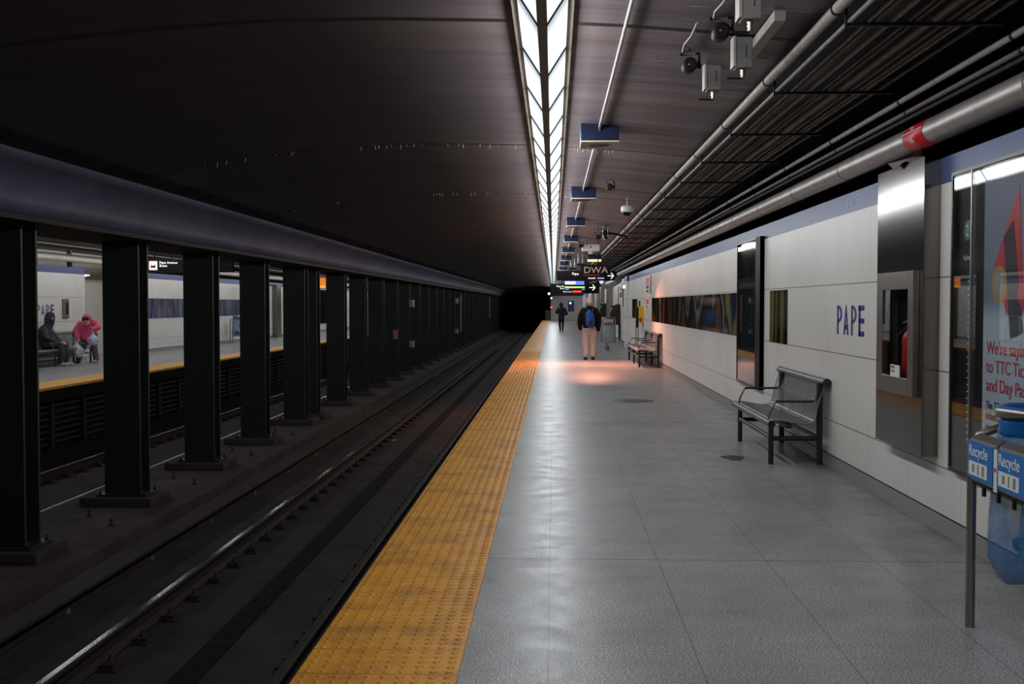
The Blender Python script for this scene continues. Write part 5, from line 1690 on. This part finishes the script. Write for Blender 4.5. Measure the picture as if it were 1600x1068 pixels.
j.limb([(0.0, 0.08, 0.60), (0.0, 0.06, 0.72), (0.0, 0.02, 0.86), (0.01, -0.03, 0.98), (0.03, -0.08, 1.05)], [0.215, 0.22, 0.215, 0.19, 0.12], (1, 0.75), 16)
j.limb([(-0.17, 0.0, 0.96), (-0.26, -0.06, 0.80), (-0.17, -0.20, 0.64)], [0.09, 0.085, 0.062])
j.limb([(0.18, 0.0, 0.98), (0.29, -0.08, 0.88), (0.21, -0.23, 0.84)], [0.09, 0.08, 0.06])
j.build('coat', M_PINK, pk, 0, 0.014)
MB().limb([(0.04, -0.12, 1.06), (0.055, -0.15, 1.10)], [0.125, 0.12]).build('hood', M_PINK, pk, 0, 0.014)
MB().limb([(0.09, -0.235, 1.09), (0.02, -0.255, 1.09)], [0.055, 0.055]).build('hair', flat('dark_hair', sr(40, 26, 26), 0.8), pk, 0, 0.012)
j = MB()
for x0_, x1_, y1_ in ((-0.09, -0.21, -0.05), (0.10, 0.20, 0.02)):
    j.limb([(x0_, 0.08, 0.70), (x0_ * 1.4, 0.04, 0.42), (x1_, y1_, 0.10)], [0.10, 0.085, 0.07])
j.build('trousers', flat('taupe_trousers', sr(96, 84, 76), 0.8), pk, 0, 0.013)
for x1_, y1_, c_ in ((-0.21, -0.05, M_SHOE), (0.20, 0.02, flat('tan_shoe', sr(186, 140, 110), 0.6))):
    MB().limb([(x1_, y1_ + 0.02, 0.05), (x1_, y1_ - 0.12, 0.04)], [0.05, 0.038]).build('shoe', c_, pk, 0, 0.011)


def carrier(x, y, z0, h, r, label, mat):
    o = empty('plastic_bag', (x, y, z0), label, 'bag')
    vs_, fs_ = [], []
    N, K = 24, 10
    for i in range(K):
        u = i / (K - 1)
        rr_ = r * (0.75 + 0.35 * math.sin(PI * min(1, u * 1.1))) * (1 - 0.75 * max(0, u - 0.55) / 0.45)
        for k2 in range(N):
            a = 2 * PI * k2 / N
            q = rr_ * (1 + 0.10 * math.sin(4 * a + 3 * u) + 0.06 * math.sin(9 * a + 7 * u))
            vs_.append((q * math.cos(a), 0.75 * q * math.sin(a), u * h))
    for i in range(K - 1):
        for k2 in range(N):
            fs_.append((i * N + k2, i * N + (k2 + 1) % N, (i + 1) * N + (k2 + 1) % N, (i + 1) * N + k2))
    fs_.append(tuple(range(N)))
    MB().add(vs_, fs_, True).build('bag_body', mat, o)
    MB().tube([(-0.03, 0, h * 0.98), (-0.02, 0, h * 1.12), (0.02, 0, h * 1.12), (0.03, 0, h * 0.98)], 0.008, 6).build('handle', mat, o)
    return o


M_GB = film_mat('grey_white_film', sr(200, 200, 206), 0.85)
carrier(-11.63, 26.88, 0.16, 0.36, 0.165, 'crumpled clear plastic bag hanging low from the pink-coated person\'s hand', M_GB)
carrier(-11.20, 26.85, 0.46, 0.28, 0.12, 'bluish white plastic bag held up beside the pink coat', film_mat('bluish_film', sr(190, 198, 220), 0.9))
o = carrier(-11.62, 27.0, 0.41, 0.15, 0.13, 'dark teal bag lying on the bench beside the seated person', flat('teal_bag', sr(56, 72, 82), 0.6))

# pigeon
pg = empty('pigeon', (1.64, 34.3, 0), 'grey pigeon standing on the platform right of the walking man', 'bird')
b = MB().limb([(0.0, -0.07, 0.11), (0.0, 0.0, 0.12), (0.0, 0.07, 0.15)], [0.045, 0.068, 0.05])
b.limb([(0, 0.07, 0.16), (0.0, 0.09, 0.215), (0.0, 0.10, 0.245)], [0.04, 0.025, 0.028])
b.limb([(0, -0.07, 0.105), (0, -0.17, 0.07)], [0.03, 0.014], (1.4, 0.6))
b.limb([(0, 0.12, 0.24), (0, 0.15, 0.232)], [0.009, 0.004])
for q in (-1, 1):
    b.limb([(q * 0.03, 0.01, 0.08), (q * 0.03, 0.015, 0.006)], [0.010, 0.007])
    b.limb([(q * 0.03, -0.01, 0.006), (q * 0.03, 0.045, 0.006)], [0.006, 0.005])
b.build('body', flat('pigeon_grey', sr(92, 86, 92), 0.7), pg, 0, 0.006)
for q in (-1, 1):
    MB().limb([(q * 0.055, 0.05, 0.135), (q * 0.06, -0.03, 0.125), (q * 0.03, -0.12, 0.095)], [0.03, 0.032, 0.012], (0.5, 1)).build('wing', flat('pigeon_wing', sr(64, 60, 68), 0.7), pg, 0, 0.007)

for o in list(col.objects):
    if o.name.startswith(('ceiling', 'ceiling_beam')) and o.type == 'MESH':
        smooth_ends(o)
